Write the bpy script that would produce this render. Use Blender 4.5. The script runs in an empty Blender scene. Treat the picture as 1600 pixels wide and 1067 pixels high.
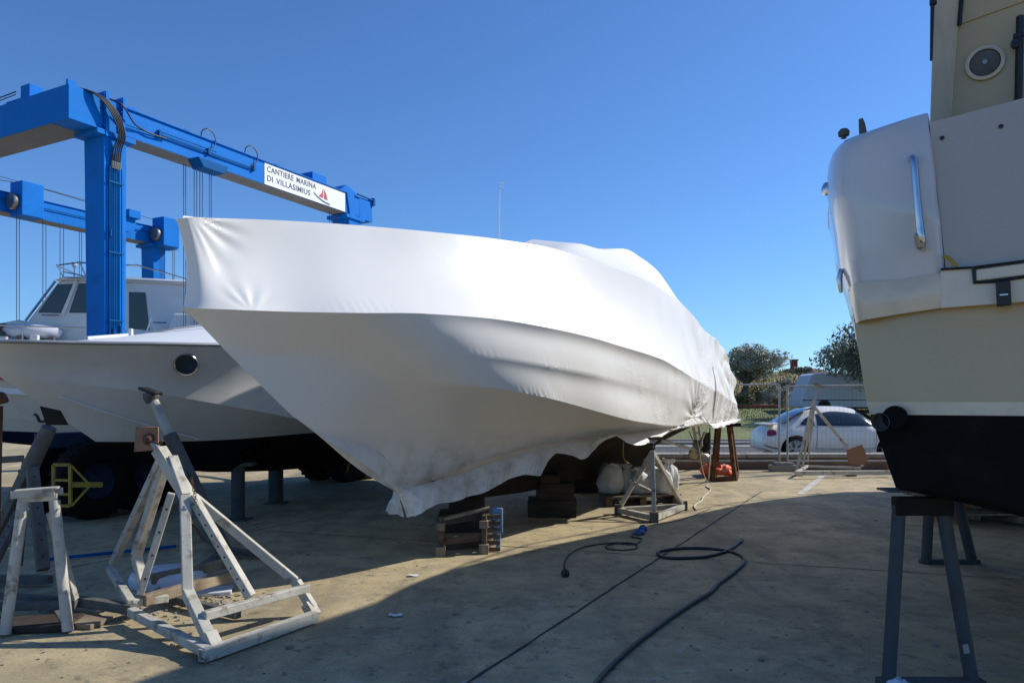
import bpy, math, random
import numpy as np
from mathutils import Vector, Matrix, noise
random.seed(7)
SC = bpy.context.scene
COL = SC.collection
F = 1150.0; CX = 800.0; HY = 628.0; EYE = 1.6
V = Vector
def P(px, py, Y):                 # a point of the place from its bearing and its distance ahead
    return V(((px-CX)/F*Y, Y, EYE-(py-HY)/F*Y))
def G(px, py, z=0.0):             # a point at height z
    Y = (EYE-z)*F/(py-HY)
    return V(((px-CX)/F*Y, Y, z))

# ------------------------------------------------------------------ materials
def nmat(name): 
    m = bpy.data.materials.new(name); m.use_nodes = True
    return m, m.node_tree.nodes, m.node_tree.links, m.node_tree.nodes['Principled BSDF']
def mat(name, col, rough=.5, metal=0, var=.15, vs=3.0, bump=0, bs=20, dirt=None, ds=2.0, damt=.5, dlo=.45, dhi=.65, coat=0, stretch=None, detail=6, spec=None):
    m, N, L, b = nmat(name)
    b.inputs['Roughness'].default_value = rough; b.inputs['Metallic'].default_value = metal
    if spec is not None: b.inputs['Specular IOR Level'].default_value = spec
    if coat: b.inputs['Coat Weight'].default_value = coat; b.inputs['Coat Roughness'].default_value = .08
    tc = N.new('ShaderNodeTexCoord'); src = tc.outputs['Object']
    if stretch:
        mp = N.new('ShaderNodeMapping'); mp.inputs['Scale'].default_value = stretch
        L.new(src, mp.inputs[0]); src = mp.outputs[0]
    n = N.new('ShaderNodeTexNoise'); n.inputs['Scale'].default_value = vs; n.inputs['Detail'].default_value = detail
    L.new(src, n.inputs['Vector'])
    r = N.new('ShaderNodeValToRGB')
    r.color_ramp.elements[0].position = .3; r.color_ramp.elements[1].position = .7
    r.color_ramp.elements[0].color = (*[c*(1-var) for c in col], 1)
    r.color_ramp.elements[1].color = (*[min(1, c*(1+var)) for c in col], 1)
    L.new(n.outputs['Fac'], r.inputs[0]); out = r.outputs[0]
    if dirt:
        n2 = N.new('ShaderNodeTexNoise'); n2.inputs['Scale'].default_value = ds; n2.inputs['Detail'].default_value = 9; n2.inputs['Roughness'].default_value = .65
        L.new(src, n2.inputs['Vector'])
        r2 = N.new('ShaderNodeMapRange'); r2.inputs[1].default_value = dlo; r2.inputs[2].default_value = dhi; r2.inputs[4].default_value = damt
        L.new(n2.outputs['Fac'], r2.inputs[0])
        mx = N.new('ShaderNodeMix'); mx.data_type = 'RGBA'
        L.new(r2.outputs[0], mx.inputs['Factor']); L.new(out, mx.inputs['A']); mx.inputs['B'].default_value = (*dirt, 1)
        out = mx.outputs['Result']
    L.new(out, b.inputs['Base Color'])
    rr = N.new('ShaderNodeMapRange'); rr.inputs[3].default_value = max(.02, rough-.08); rr.inputs[4].default_value = min(1, rough+.1)
    L.new(n.outputs['Fac'], rr.inputs[0]); L.new(rr.outputs[0], b.inputs['Roughness'])
    if bump:
        n3 = N.new('ShaderNodeTexNoise'); n3.inputs['Scale'].default_value = bs; n3.inputs['Detail'].default_value = 5
        L.new(src, n3.inputs['Vector'])
        bp = N.new('ShaderNodeBump'); bp.inputs['Strength'].default_value = 1; bp.inputs['Distance'].default_value = bump
        L.new(n3.outputs['Fac'], bp.inputs['Height']); L.new(bp.outputs[0], b.inputs['Normal'])
    return m

M = {}
M['blue'] = mat('blue_paint', (.004,.165,.56), .6, spec=.10, var=.10, vs=1.3, bump=.0015, bs=5, dirt=(.01,.08,.18), ds=4, damt=.4, dlo=.55, dhi=.75)
M['soffit'] = mat('grey_underside', (.17,.165,.155), .7, var=.2, vs=1.5)  # plain grey for the plates beneath the blue beams
M['hubdark'] = mat('shade_darkened_blue', (.01,.025,.07), .7, var=.3, vs=6)  # blue darkened so hubs and axle beams carry the shade in their colour
M['hose'] = mat('black_rubber', (.012,.012,.013), .5, bump=.001)
M['bluepipe'] = mat('blue_pipe', (.0,.09,.27), .6, spec=.1)
M['rope'] = mat('steel_rope', (.06,.07,.10), .6)
M['signw'] = mat('sign_white', (.74,.75,.76), .5, var=.04)
M['ink'] = mat('grey_lettering', (.10,.10,.11), .6, var=.05)
M['inkred'] = mat('red_emblem', (.45,.035,.05), .6, var=.05)
M['gel'] = mat('white_gelcoat', (.72,.69,.63), .28, var=.05, vs=1.2, coat=.4, dirt=(.36,.33,.27), ds=3, damt=.35, dlo=.5, dhi=.8)
M['gelgrey'] = mat('grey_white_hull', (.74,.72,.68), .32, var=.05, vs=.9, coat=.3, bump=.002, bs=1.5, dirt=(.42,.38,.31), ds=2.2, damt=.45, dlo=.52, dhi=.8)
M['deckw'] = mat('white_deck', (.72,.73,.73), .5, var=.04)
M['gel2'] = mat('cream_gelcoat', (.50,.375,.195), .3, var=.05, vs=1.3, coat=.2, dirt=(.33,.28,.2), ds=3, damt=.3, dlo=.5, dhi=.8)
M['gel3'] = mat('bluish_white_gelcoat', (.58,.57,.57), .22, var=.04, vs=1.3, coat=.6, dirt=(.45,.44,.42), ds=5, damt=.35, dlo=.55, dhi=.8)
M['mould'] = mat('dull_white_moulding', (.68,.57,.42), .3, var=.05, coat=.4, dirt=(.26,.24,.2), ds=4, damt=.4, dlo=.5, dhi=.8)
M['panel'] = mat('blue_grey_panel', (.42,.39,.35), .35, var=.05, vs=1.1)
M['anti'] = mat('black_antifouling', (.007,.0065,.006), .85, spec=.12, var=.3, vs=4, bump=.002, bs=15, dirt=(.022,.02,.017), ds=3, damt=.5, dlo=.5, dhi=.75)
M['antibrown'] = mat('brown_black_antifouling', (.018,.015,.013), .85, spec=.15, var=.3, vs=3, bump=.003, bs=10, dirt=(.045,.037,.03), ds=2, damt=.6, dlo=.5, dhi=.75)
M['antiblue'] = mat('blue_antifouling', (.004,.008,.045), .8, spec=.15, var=.2)
M['red'] = mat('red_stripe', (.45,.02,.03), .4)
M['chrome'] = mat('stainless_steel', (.55,.55,.56), .2, metal=1, var=.05)
M['brass'] = mat('bronze', (.30,.28,.24), .4, metal=.8, var=.2)
M['glass'] = mat('tinted_glass', (.02,.03,.035), .06, var=.1, coat=.5)
M['black'] = mat('black_plastic', (.012,.012,.012), .45)
M['stand'] = mat('dirty_white_steel', (.46,.43,.36), .6, var=.15, vs=6, bump=.002, bs=30, dirt=(.16,.10,.06), ds=9, damt=.8, dlo=.53, dhi=.66)
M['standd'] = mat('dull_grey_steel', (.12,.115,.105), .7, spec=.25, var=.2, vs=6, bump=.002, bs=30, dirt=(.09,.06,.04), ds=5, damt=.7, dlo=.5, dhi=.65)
M['standblue'] = mat('grey_blue_steel', (.075,.08,.085), .7, spec=.2, var=.25, vs=5, dirt=(.05,.04,.03), ds=5, damt=.7, dlo=.5, dhi=.65)
M['rust'] = mat('rusty_steel', (.13,.072,.042), .85, spec=.2, var=.35, vs=8, bump=.003, bs=40, dirt=(.07,.03,.015), ds=6, damt=.8, dlo=.45, dhi=.65)
M['ply'] = mat('bare_plywood', (.29,.155,.085), .8, var=.2, vs=5, bump=.001, dirt=(.15,.07,.04), ds=5, damt=.5, stretch=(1,6,1))
M['wood'] = mat('weathered_wood', (.13,.085,.055), .85, var=.35, vs=3, bump=.003, bs=25, dirt=(.04,.025,.018), ds=5, damt=.7, stretch=(1,1,5))
M['woodl'] = mat('pale_wood', (.26,.20,.13), .85, var=.3, vs=3, bump=.002, bs=25, dirt=(.1,.07,.045), ds=4, damt=.6, stretch=(4,1,1))
M['timber'] = mat('grey_timber', (.055,.043,.033), .9, spec=.15, var=.3, vs=2.5, bump=.006, bs=12, dirt=(.025,.02,.016), ds=4, damt=.7, stretch=(1,1,6))
M['yellow'] = mat('yellow_paint', (.38,.27,.02), .5, var=.2, dirt=(.08,.05,.02), ds=6, damt=.6)
M['bluepl'] = mat('blue_plastic_board', (.10,.28,.50), .5, var=.2, dirt=(.4,.45,.5), ds=8, damt=.7)
M['orange'] = mat('orange_fabric', (.75,.11,.02), .6, var=.2)
M['sack'] = mat('white_woven_sack', (.62,.62,.60), .7, var=.08, bump=.004, bs=18, dirt=(.35,.32,.27), ds=5, damt=.5)
M['cable'] = mat('black_cable', (.018,.022,.024), .5)
M['cablew'] = mat('cream_cable', (.45,.42,.33), .6)
M['plug'] = mat('blue_plug', (.02,.09,.32), .4)
M['tyre'] = mat('tyre_rubber', (.010,.010,.010), .9, spec=.15, bump=.006, bs=14)
M['rim'] = mat('alloy', (.42,.43,.45), .3, metal=.7, var=.05)
M['carw'] = mat('white_car_paint', (.86,.80,.68), .25, var=.02, coat=.5)
M['vanw'] = mat('white_van_paint', (.60,.62,.66), .35, var=.03)
M['tail'] = mat('red_lens', (.30,.01,.015), .15, coat=1)
M['conc'] = mat('kerb_concrete', (.30,.275,.235), .9, var=.2, vs=2, bump=.01, bs=14, dirt=(.13,.11,.09), ds=1.5, damt=.6)
M['concd'] = mat('brown_wall_render', (.16,.115,.08), .9, var=.2, vs=1.5, dirt=(.28,.16,.08), ds=.7, damt=.8)
M['asphalt'] = mat('asphalt', (.07,.07,.07), .9, var=.2, vs=2, bump=.004, bs=60)
M['pave'] = mat('pale_pavement', (.30,.275,.24), .9, var=.15, vs=2, bump=.004, bs=30)
M['galv'] = mat('galvanised_steel', (.32,.33,.34), .45, metal=.4, var=.15)
M['bark'] = mat('olive_bark', (.10,.08,.06), .9, var=.4, vs=8, bump=.02, bs=15)
M['roof'] = mat('brown_roof_tiles', (.09,.055,.045), .85, var=.3, vs=6)
M['chim'] = mat('red_brick', (.25,.06,.045), .8, var=.2)
M['white_line'] = mat('worn_white_paint', (.52,.50,.46), .8, var=.12, vs=6, dirt=(.30,.27,.22), ds=7, damt=.9, dlo=.48, dhi=.6)
M['joint'] = mat('dark_joint', (.045,.04,.035), .9)
M['rubble'] = mat('grey_rubble', (.24,.215,.17), .9, var=.4)
M['plastic'] = mat('white_plastic', (.70,.72,.76), .4, var=.04)
M['wrapin'] = M['sack']

# ---- ground concrete
def concrete():
    m, N, L, b = nmat('yard_concrete')
    tc = N.new('ShaderNodeTexCoord'); o = tc.outputs['Object']
    def noi(s, d=8, r=.6, vec=o):
        n = N.new('ShaderNodeTexNoise'); n.inputs['Scale'].default_value = s; n.inputs['Detail'].default_value = d; n.inputs['Roughness'].default_value = r
        L.new(vec, n.inputs['Vector']); return n.outputs['Fac']
    def ramp(f, a, b_, lo, hi):
        r = N.new('ShaderNodeMapRange'); r.inputs[1].default_value = a; r.inputs[2].default_value = b_; r.inputs[3].default_value = lo; r.inputs[4].default_value = hi
        L.new(f, r.inputs[0]); return r.outputs[0]
    def mix(f, A, B, mode='MIX'):
        x = N.new('ShaderNodeMix'); x.data_type = 'RGBA'; x.blend_type = mode
        L.new(f, x.inputs['Factor'])
        for k, v in (('A', A), ('B', B)):
            if isinstance(v, tuple): x.inputs[k].default_value = (*v, 1)
            else: L.new(v, x.inputs[k])
        return x.outputs['Result']
    c = mix(ramp(noi(.35, 5), .35, .65, 0, 1), (.43,.335,.178), (.565,.445,.25))
    c = mix(ramp(noi(2.2, 10, .7), .42, .62, 0, .6), c, (.235,.195,.12))
    mp = N.new('ShaderNodeMapping'); mp.inputs['Rotation'].default_value = (0,0,.5); mp.inputs['Scale'].default_value = (1,.22,1); L.new(o, mp.inputs[0])
    c = mix(ramp(noi(1.1, 9, .7, mp.outputs[0]), .50, .64, 0, .6), c, (.19,.155,.095))
    c = mix(ramp(noi(60, 3, .7), .5, .72, 0, .6), c, (.12,.105,.09))
    c = mix(ramp(noi(5.5, 10, .75), .56, .64, 0, .75), c, (.105,.085,.055))
    c = mix(ramp(noi(.8, 12, .8), .52, .60, 0, .5), c, (.15,.12,.075))
    mp2 = N.new('ShaderNodeMapping'); mp2.inputs['Scale'].default_value = (1.0,2.4,1); L.new(o, mp2.inputs[0])
    c = mix(ramp(noi(3.1, 12, .75, mp2.outputs[0]), .57, .66, 0, .7), c, (.50,.46,.37))
    c = mix(ramp(noi(1.7, 10, .7, mp2.outputs[0]), .655, .69, 0, .6), c, (.20,.30,.38))
    c = mix(ramp(noi(12, 6, .6), .70, .74, 0, .8), c, (.5,.49,.46))
    L.new(c, b.inputs['Base Color']); b.inputs['Roughness'].default_value = .85
    bp = N.new('ShaderNodeBump'); bp.inputs['Distance'].default_value = .004
    L.new(noi(35, 8, .7), bp.inputs['Height']); L.new(bp.outputs[0], b.inputs['Normal'])
    return m
M['yard'] = concrete()
M['grass'] = mat('grass', (.15,.18,.05), .9, var=.35, vs=.5, bump=.05, bs=6, dirt=(.19,.165,.07), ds=.9, damt=.7, dlo=.42, dhi=.62)
M['dry'] = mat('dry_slope', (.34,.25,.11), .95, var=.4, vs=.9, bump=.12, bs=3, dirt=(.14,.14,.05), ds=.7, damt=.8, dlo=.42, dhi=.55)
M['land'] = mat('distant_land', (.13,.11,.07), .95, var=.3, vs=.05)

def shrink():
    m, N, L, b = nmat('white_shrink_wrap')
    tc = N.new('ShaderNodeTexCoord'); o = tc.outputs['Object']
    def noi(s, d=6, r=.55, vec=o):
        n = N.new('ShaderNodeTexNoise'); n.inputs['Scale'].default_value = s; n.inputs['Detail'].default_value = d; n.inputs['Roughness'].default_value = r
        L.new(vec, n.inputs['Vector']); return n.outputs['Fac']
    at = N.new('ShaderNodeAttribute'); at.attribute_name = 'dirt'; dirt = at.outputs['Fac']
    aw = N.new('ShaderNodeAttribute'); aw.attribute_name = 'wrinkle'; wr = aw.outputs['Fac']
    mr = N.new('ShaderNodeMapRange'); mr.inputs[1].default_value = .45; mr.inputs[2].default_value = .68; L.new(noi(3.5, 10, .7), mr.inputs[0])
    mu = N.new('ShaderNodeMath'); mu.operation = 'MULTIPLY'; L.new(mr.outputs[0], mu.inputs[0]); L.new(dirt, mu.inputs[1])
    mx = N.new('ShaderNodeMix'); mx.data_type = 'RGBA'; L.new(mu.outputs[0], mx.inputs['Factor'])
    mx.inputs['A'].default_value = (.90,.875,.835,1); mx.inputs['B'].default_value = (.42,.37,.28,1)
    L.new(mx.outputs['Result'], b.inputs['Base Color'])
    b.inputs['Roughness'].default_value = .38
    # crinkles
    mp = N.new('ShaderNodeMapping'); mp.inputs['Scale'].default_value = (1.2,1.2,4.5); mp.inputs['Rotation'].default_value = (.3,.2,0); L.new(o, mp.inputs[0])
    nn = N.new('ShaderNodeTexNoise'); nn.inputs['Scale'].default_value = 4.0; nn.inputs['Detail'].default_value = 3; nn.inputs['Distortion'].default_value = 1.2; L.new(mp.outputs[0], nn.inputs['Vector'])
    ms = N.new('ShaderNodeMapRange'); ms.inputs[1].default_value = .54; ms.inputs[2].default_value = .72; L.new(noi(1.3, 3), ms.inputs[0])
    m2 = N.new('ShaderNodeMath'); m2.operation = 'MULTIPLY'; L.new(ms.outputs[0], m2.inputs[0]); L.new(wr, m2.inputs[1])
    m3 = N.new('ShaderNodeMath'); m3.operation = 'MULTIPLY'; L.new(m2.outputs[0], m3.inputs[0]); L.new(nn.outputs['Fac'], m3.inputs[1])
    lo = N.new('ShaderNodeMath'); lo.operation = 'MULTIPLY_ADD'; L.new(noi(1.6, 3), lo.inputs[0]); lo.inputs[1].default_value = .16; L.new(m3.outputs[0], lo.inputs[2])
    mp3 = N.new('ShaderNodeMapping'); mp3.inputs['Scale'].default_value = (1,1,.35); mp3.inputs['Rotation'].default_value = (.5,.9,.3); L.new(o, mp3.inputs[0])
    n5 = N.new('ShaderNodeTexNoise'); n5.inputs['Scale'].default_value = 3.2; n5.inputs['Detail'].default_value = 2; n5.inputs['Distortion'].default_value = 1.6; L.new(mp3.outputs[0], n5.inputs['Vector'])
    a1 = N.new('ShaderNodeMath'); a1.operation = 'SUBTRACT'; L.new(n5.outputs['Fac'], a1.inputs[0]); a1.inputs[1].default_value = .5
    a2_ = N.new('ShaderNodeMath'); a2_.operation = 'ABSOLUTE'; L.new(a1.outputs[0], a2_.inputs[0])
    a3 = N.new('ShaderNodeMapRange'); a3.inputs[1].default_value = 0; a3.inputs[2].default_value = .035; a3.inputs[3].default_value = .16; a3.inputs[4].default_value = 0; L.new(a2_.outputs[0], a3.inputs[0])
    a4 = N.new('ShaderNodeMapRange'); a4.inputs[1].default_value = .42; a4.inputs[2].default_value = .60; L.new(noi(.9, 3), a4.inputs[0])
    a5 = N.new('ShaderNodeMath'); a5.operation = 'MULTIPLY'; L.new(a3.outputs[0], a5.inputs[0]); L.new(a4.outputs[0], a5.inputs[1])
    lo2 = N.new('ShaderNodeMath'); lo2.operation = 'ADD'; L.new(lo.outputs[0], lo2.inputs[0]); a6 = N.new('ShaderNodeMath'); a6.operation = 'MULTIPLY'; L.new(a5.outputs[0], a6.inputs[0]); L.new(wr, a6.inputs[1]); L.new(a6.outputs[0], lo2.inputs[1]); lo = lo2
    bp = N.new('ShaderNodeBump'); bp.inputs['Distance'].default_value = .04; bp.inputs['Strength'].default_value = .7
    L.new(lo.outputs[0], bp.inputs['Height']); L.new(bp.outputs[0], b.inputs['Normal'])
    tl = N.new('ShaderNodeBsdfTranslucent'); tl.inputs['Color'].default_value = (.85,.83,.78,1); L.new(bp.outputs[0], tl.inputs['Normal'])
    ms2 = N.new('ShaderNodeMixShader'); ms2.inputs[0].default_value = .10; L.new(b.outputs[0], ms2.inputs[1]); L.new(tl.outputs[0], ms2.inputs[2])
    L.new(ms2.outputs[0], N['Material Output'].inputs['Surface'])
    return m
M['wrap'] = shrink()
def leafmat(name, a, bcol):
    m, N, L, b = nmat(name)
    oi = N.new('ShaderNodeTexCoord'); n = N.new('ShaderNodeTexNoise'); n.inputs['Scale'].default_value = 1.3; n.inputs['Detail'].default_value = 8
    L.new(oi.outputs['Object'], n.inputs['Vector'])
    r = N.new('ShaderNodeValToRGB'); r.color_ramp.elements[0].position = .38; r.color_ramp.elements[1].position = .62
    r.color_ramp.elements[0].color = (*a, 1); r.color_ramp.elements[1].color = (*bcol, 1)
    L.new(n.outputs['Fac'], r.inputs[0]); L.new(r.outputs[0], b.inputs['Base Color']); b.inputs['Roughness'].default_value = .55
    return m
M['olive'] = leafmat('olive_leaves', (.20,.20,.13), (.50,.49,.38))
M['darkleaf'] = leafmat('dark_leaves', (.06,.07,.045), (.24,.24,.16))
M['bushleaf'] = leafmat('bush_leaves', (.13,.13,.04), (.33,.27,.10))

# ------------------------------------------------------------------ mesh builder
ORG = {}
class MB:
    def __init__(s): s.v = []; s.f = []; s.m = []; s.cm = 0
    def add(s, vs, fs):
        o = len(s.v); s.v += [tuple(v) for v in vs]; s.f += [tuple(o+i for i in f) for f in fs]; s.m += [s.cm]*len(fs); return s
    def box(s, c, sz, R=None):
        R = R or Matrix.Identity(3); c = V(c); vs = []
        for x in (-.5,.5):
            for y in (-.5,.5):
                for z in (-.5,.5): vs.append(c + R @ V((x*sz[0], y*sz[1], z*sz[2])))
        return s.add(vs, [(0,1,3,2),(4,6,7,5),(0,4,5,1),(2,3,7,6),(0,2,6,4),(1,5,7,3)])
    def frame(s, p0, p1, up=V((0,0,1))):
        d = (p1-p0).normalized()
        x = d.cross(up)
        if x.length < 1e-4: x = d.cross(V((1,0,0)))
        x.normalize(); y = x.cross(d).normalized()
        return d, x, y
    def bar(s, p0, p1, w, h=None, up=V((0,0,1))):      # square bar along a line
        p0 = V(p0); p1 = V(p1); h = h or w; d, x, y = s.frame(p0, p1, up)
        vs = [p + x*(a*w/2) + y*(b*h/2) for p in (p0,p1) for a, b in ((-1,-1),(1,-1),(1,1),(-1,1))]
        return s.add(vs, [(3,2,1,0),(4,5,6,7),(0,1,5,4),(1,2,6,5),(2,3,7,6),(3,0,4,7)])
    def hollow(s, p0, p1, w, t=.006, up=V((0,0,1))):    # open square tube
        p0 = V(p0); p1 = V(p1); d, x, y = s.frame(p0, p1, up); q = [(-1,-1),(1,-1),(1,1),(-1,1)]
        vs = [p + (x*a+y*b)*(k) for p in (p0,p1) for k in (w/2, w/2-t) for a, b in q]
        fs = []
        for i in range(4):
            j = (i+1) % 4
            fs += [(i,j,8+j,8+i), (4+j,4+i,12+i,12+j), (j,i,4+i,4+j), (8+i,8+j,12+j,12+i)]
        return s.add(vs, fs)
    def tube(s, pts, r, n=8, cap=True, closed=False):
        pts = [V(p) for p in pts]; rs = r if isinstance(r, (list, tuple)) else [r]*len(pts)
        rings = []; up = V((0,0,1)); px = None
        for i, p in enumerate(pts):
            if closed: a = pts[i-1]; b = pts[(i+1) % len(pts)]
            else: a = pts[max(0,i-1)]; b = pts[min(len(pts)-1,i+1)]
            d = (b-a).normalized()
            if px is None:
                x = d.cross(up)
                if x.length < 1e-3: x = d.cross(V((1,0,0)))
            else: x = px - d*px.dot(d)
            x.normalize(); px = x; y = d.cross(x)
            rings.append([p + x*(rs[i]*math.cos(t)) + y*(rs[i]*math.sin(t)) for t in [2*math.pi*k/n for k in range(n)]])
        vs = [v for g in rings for v in g]; fs = []
        R = len(rings)
        for i in range(R if closed else R-1):
            for k in range(n):
                a = i*n+k; b = i*n+(k+1) % n; c = ((i+1) % R)*n+(k+1) % n; e = ((i+1) % R)*n+k
                fs.append((a,b,c,e))
        if cap and not closed: fs += [tuple(reversed(range(n))), tuple(range((R-1)*n, R*n))]
        return s.add(vs, fs)
    def lathe(s, c, axis, prof, n=24):                 # prof: (radius, distance along the axis)
        c = V(c); d = V(axis).normalized(); x = d.cross(V((0,0,1)))
        if x.length < 1e-3: x = V((1,0,0))
        x.normalize(); y = d.cross(x); vs = []
        for r, h in prof:
            for k in range(n):
                t = 2*math.pi*k/n; vs.append(c + d*h + x*(r*math.cos(t)) + y*(r*math.sin(t)))
        fs = []
        for i in range(len(prof)-1):
            for k in range(n): fs.append((i*n+k, i*n+(k+1) % n, (i+1)*n+(k+1) % n, (i+1)*n+k))
        return s.add(vs, fs)
    def poly(s, pts, thick=None, nrm=None):
        pts = [V(p) for p in pts]; n = len(pts)
        if not thick: return s.add(pts, [tuple(range(n))])
        nrm = V(nrm) if nrm else (pts[1]-pts[0]).cross(pts[2]-pts[0]).normalized()
        vs = pts + [p - nrm*thick for p in pts]
        return s.add(vs, [tuple(range(n)), tuple(reversed(range(n, 2*n)))] + [(i, n+i, n+(i+1) % n, (i+1) % n) for i in range(n)])
    def grid(s, rows, flip=False, closeu=False):
        n = len(rows[0]); vs = [p for r in rows for p in r]; fs = []
        for i in range(len(rows)-1):
            for j in range(n-1 if not closeu else n):
                q = (i*n+j, i*n+(j+1) % n, (i+1)*n+(j+1) % n, (i+1)*n+j); fs.append(tuple(reversed(q)) if flip else q)
        return s.add(vs, fs)
    def build(s, name, material, parent=None, smooth=None, bevel=0, solid=0, weld=False, sub=0):
        org = ORG[parent.name] if parent else V((0,0,0))
        me = bpy.data.meshes.new(name)
        me.from_pydata([tuple(V(v)-org) for v in s.v], [], s.f)
        ms = material if isinstance(material, list) else [material]
        for q in ms: me.materials.append(q)
        if len(ms) > 1: me.polygons.foreach_set('material_index', s.m)
        if weld:
            import bmesh
            bm = bmesh.new(); bm.from_mesh(me); bmesh.ops.remove_doubles(bm, verts=bm.verts, dist=weld if isinstance(weld, float) else 1e-4)
            bmesh.ops.recalc_face_normals(bm, faces=bm.faces); bm.to_mesh(me); bm.free()
        me.update()
        o = bpy.data.objects.new(name, me); COL.objects.link(o)
        if parent: o.parent = parent
        ORG[o.name] = org
        if smooth is not None:
            me.polygons.foreach_set('use_smooth', [True]*len(me.polygons))
            if smooth < 179:
                try: me.set_sharp_from_angle(angle=math.radians(smooth))
                except Exception: pass
        if bevel:
            b = o.modifiers.new('bevel', 'BEVEL'); b.width = bevel; b.segments = 2; b.limit_method = 'ANGLE'
        if solid:
            q = o.modifiers.new('solid', 'SOLIDIFY'); q.thickness = solid; q.offset = 0
        return o
def tag(o, label=None, cat=None, group=None, kind=None):
    if label: o['label'] = label
    if cat: o['category'] = cat
    if group: o['group'] = group
    if kind: o['kind'] = kind
    return o
def thing(name, label, cat, loc, group=None):
    o = bpy.data.objects.new(name, None); COL.objects.link(o); o.location = loc; o.empty_display_size = .2
    ORG[o.name] = V(loc); tag(o, label, cat, group); return o
SCP = 1.0
def smooth_curve(pts, n):      # centripetal-ish resample by arc length with pchip
    A = np.array([list(p) for p in pts], float)
    d = np.r_[0, np.cumsum(np.linalg.norm(np.diff(A, axis=0), axis=1))]; t = d/d[-1]
    tt = np.linspace(0, 1, n)**SCP; out = np.zeros((n, A.shape[1])); h = np.diff(t)
    for k in range(A.shape[1]):
        y = A[:,k]; dl = np.diff(y)/h; m = np.zeros(len(y))
        for i in range(1, len(y)-1):
            if dl[i-1]*dl[i] > 0:
                w1 = 2*h[i]+h[i-1]; w2 = h[i]+2*h[i-1]; m[i] = (w1+w2)/(w1/dl[i-1]+w2/dl[i])
        m[0] = dl[0]; m[-1] = dl[-1]
        i = np.clip(np.searchsorted(t, tt, side='right')-1, 0, len(h)-1); x = (tt-t[i])/h[i]
        out[:,k] = (2*x**3-3*x**2+1)*y[i] + (x**3-2*x**2+x)*h[i]*m[i] + (-2*x**3+3*x**2)*y[i+1] + (x**3-x**2)*h[i]*m[i+1]
    return out
def fr(seed, x, y=0, z=0): return noise.noise(V((x+seed*13.7, y+seed*3.1, z)))
def sag(a, b, drop, n=12): 
    a = V(a); b = V(b); return [a.lerp(b, i/(n-1)) - V((0,0,drop*4*(i/(n-1))*(1-i/(n-1)))) for i in range(n)]
def cr(pts, n=8):              # Catmull-Rom through points
    pts = [V(p) for p in pts]; q = [pts[0]*2-pts[1]] + pts + [pts[-1]*2-pts[-2]]; out = []
    for i in range(1, len(q)-2):
        for k in range(n):
            t = k/n; a, b, c, d = q[i-1], q[i], q[i+1], q[i+2]
            out.append(.5*((2*b) + (c-a)*t + (2*a-5*b+4*c-d)*t*t + (3*b-a-3*c+d)*t**3))
    out.append(pts[-1]); return out

# ------------------------------------------------------------------ camera, light, sky
cam = bpy.data.cameras.new('camera'); co = bpy.data.objects.new('camera', cam); COL.objects.link(co)
co.location = (0,0,EYE); co.rotation_euler = (math.pi/2,0,0)
cam.sensor_width = 36; cam.lens = 36*F/1600; cam.shift_y = (HY-533.5)/1600; cam.clip_end = 5000; cam.clip_start = .05
SC.camera = co
PHI = math.radians(20); EL = math.radians(37)
S = V((math.cos(EL)*math.cos(PHI), math.cos(EL)*math.sin(PHI), math.sin(EL)))
ld = bpy.data.lights.new('sun', 'SUN'); ld.energy = 5.0; ld.angle = math.radians(.55); ld.color = (1,.965,.88)
lo = bpy.data.objects.new('sun', ld); COL.objects.link(lo); lo.rotation_euler = S.to_track_quat('Z','Y').to_euler(); lo.location = (10,5,20)
W = bpy.data.worlds.new('World'); SC.world = W; W.use_nodes = True
wn = W.node_tree.nodes; wl = W.node_tree.links
sky = wn.new('ShaderNodeTexSky'); sky.sky_type = 'NISHITA'; sky.sun_disc = False
sky.sun_elevation = EL; sky.sun_rotation = math.pi/2-PHI; sky.air_density = 1.0; sky.dust_density = .25; sky.ozone_density = 2.2; sky.altitude = 0
hs = wn.new('ShaderNodeMix'); hs.data_type = 'RGBA'; hs.blend_type = 'MULTIPLY'; hs.inputs['Factor'].default_value = 1; hs.clamp_result = False; hs.inputs['B'].default_value = (.78,1.22,1.80,1)
wl.new(sky.outputs[0], hs.inputs['A']); wl.new(hs.outputs['Result'], wn['Background'].inputs[0]); wn['Background'].inputs[1].default_value = .085
SC.view_settings.view_transform = 'Standard'; SC.view_settings.look = 'None'; SC.view_settings.exposure = 0
SC.render.engine = 'CYCLES'

# ------------------------------------------------------------------ setting
def sheet(name, pts, material, z, kind='structure'):
    m = MB(); m.add([V((x,y,z)) for x,y in pts], [tuple(range(len(pts)))]); o = m.build(name, material); tag(o, kind=kind); return o
sheet('ground', [(-3000,-300),(3000,-300),(3000,4000),(-3000,4000)], M['land'], -.02)
sheet('yard_floor', [(-60,-25),(40,-25),(40,17.45),(-60,17.45)], M['yard'], 0)
sheet('yard_floor', [(-60,17.45),(1.6,17.45),(1.6,70),(-60,70)], M['yard'], 0)
def strip(mb, a, b, w, z):
    d = (b-a); d.z = 0; d.normalize(); n = V((-d.y,d.x,0))*(w/2)
    mb.add([V((p.x,p.y,z)) for p in (a-n, b-n, b+n, a+n)], [(0,1,2,3)])
def jittery(mb, a, b, w, z, n=60):
    d = (b-a).normalized(); nn = V((-d.y,d.x,0)); L_ = []; R_ = []
    for i in range(n+1):
        p = a.lerp(b, i/n); j = fr(3, i*.37)*.012; ww = w*(.5+.3*fr(5, i*.9))
        L_.append(V((p.x,p.y,z))+nn*(j-ww)); R_.append(V((p.x,p.y,z))+nn*(j+ww))
    mb.grid([L_, R_])
m = MB()
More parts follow.
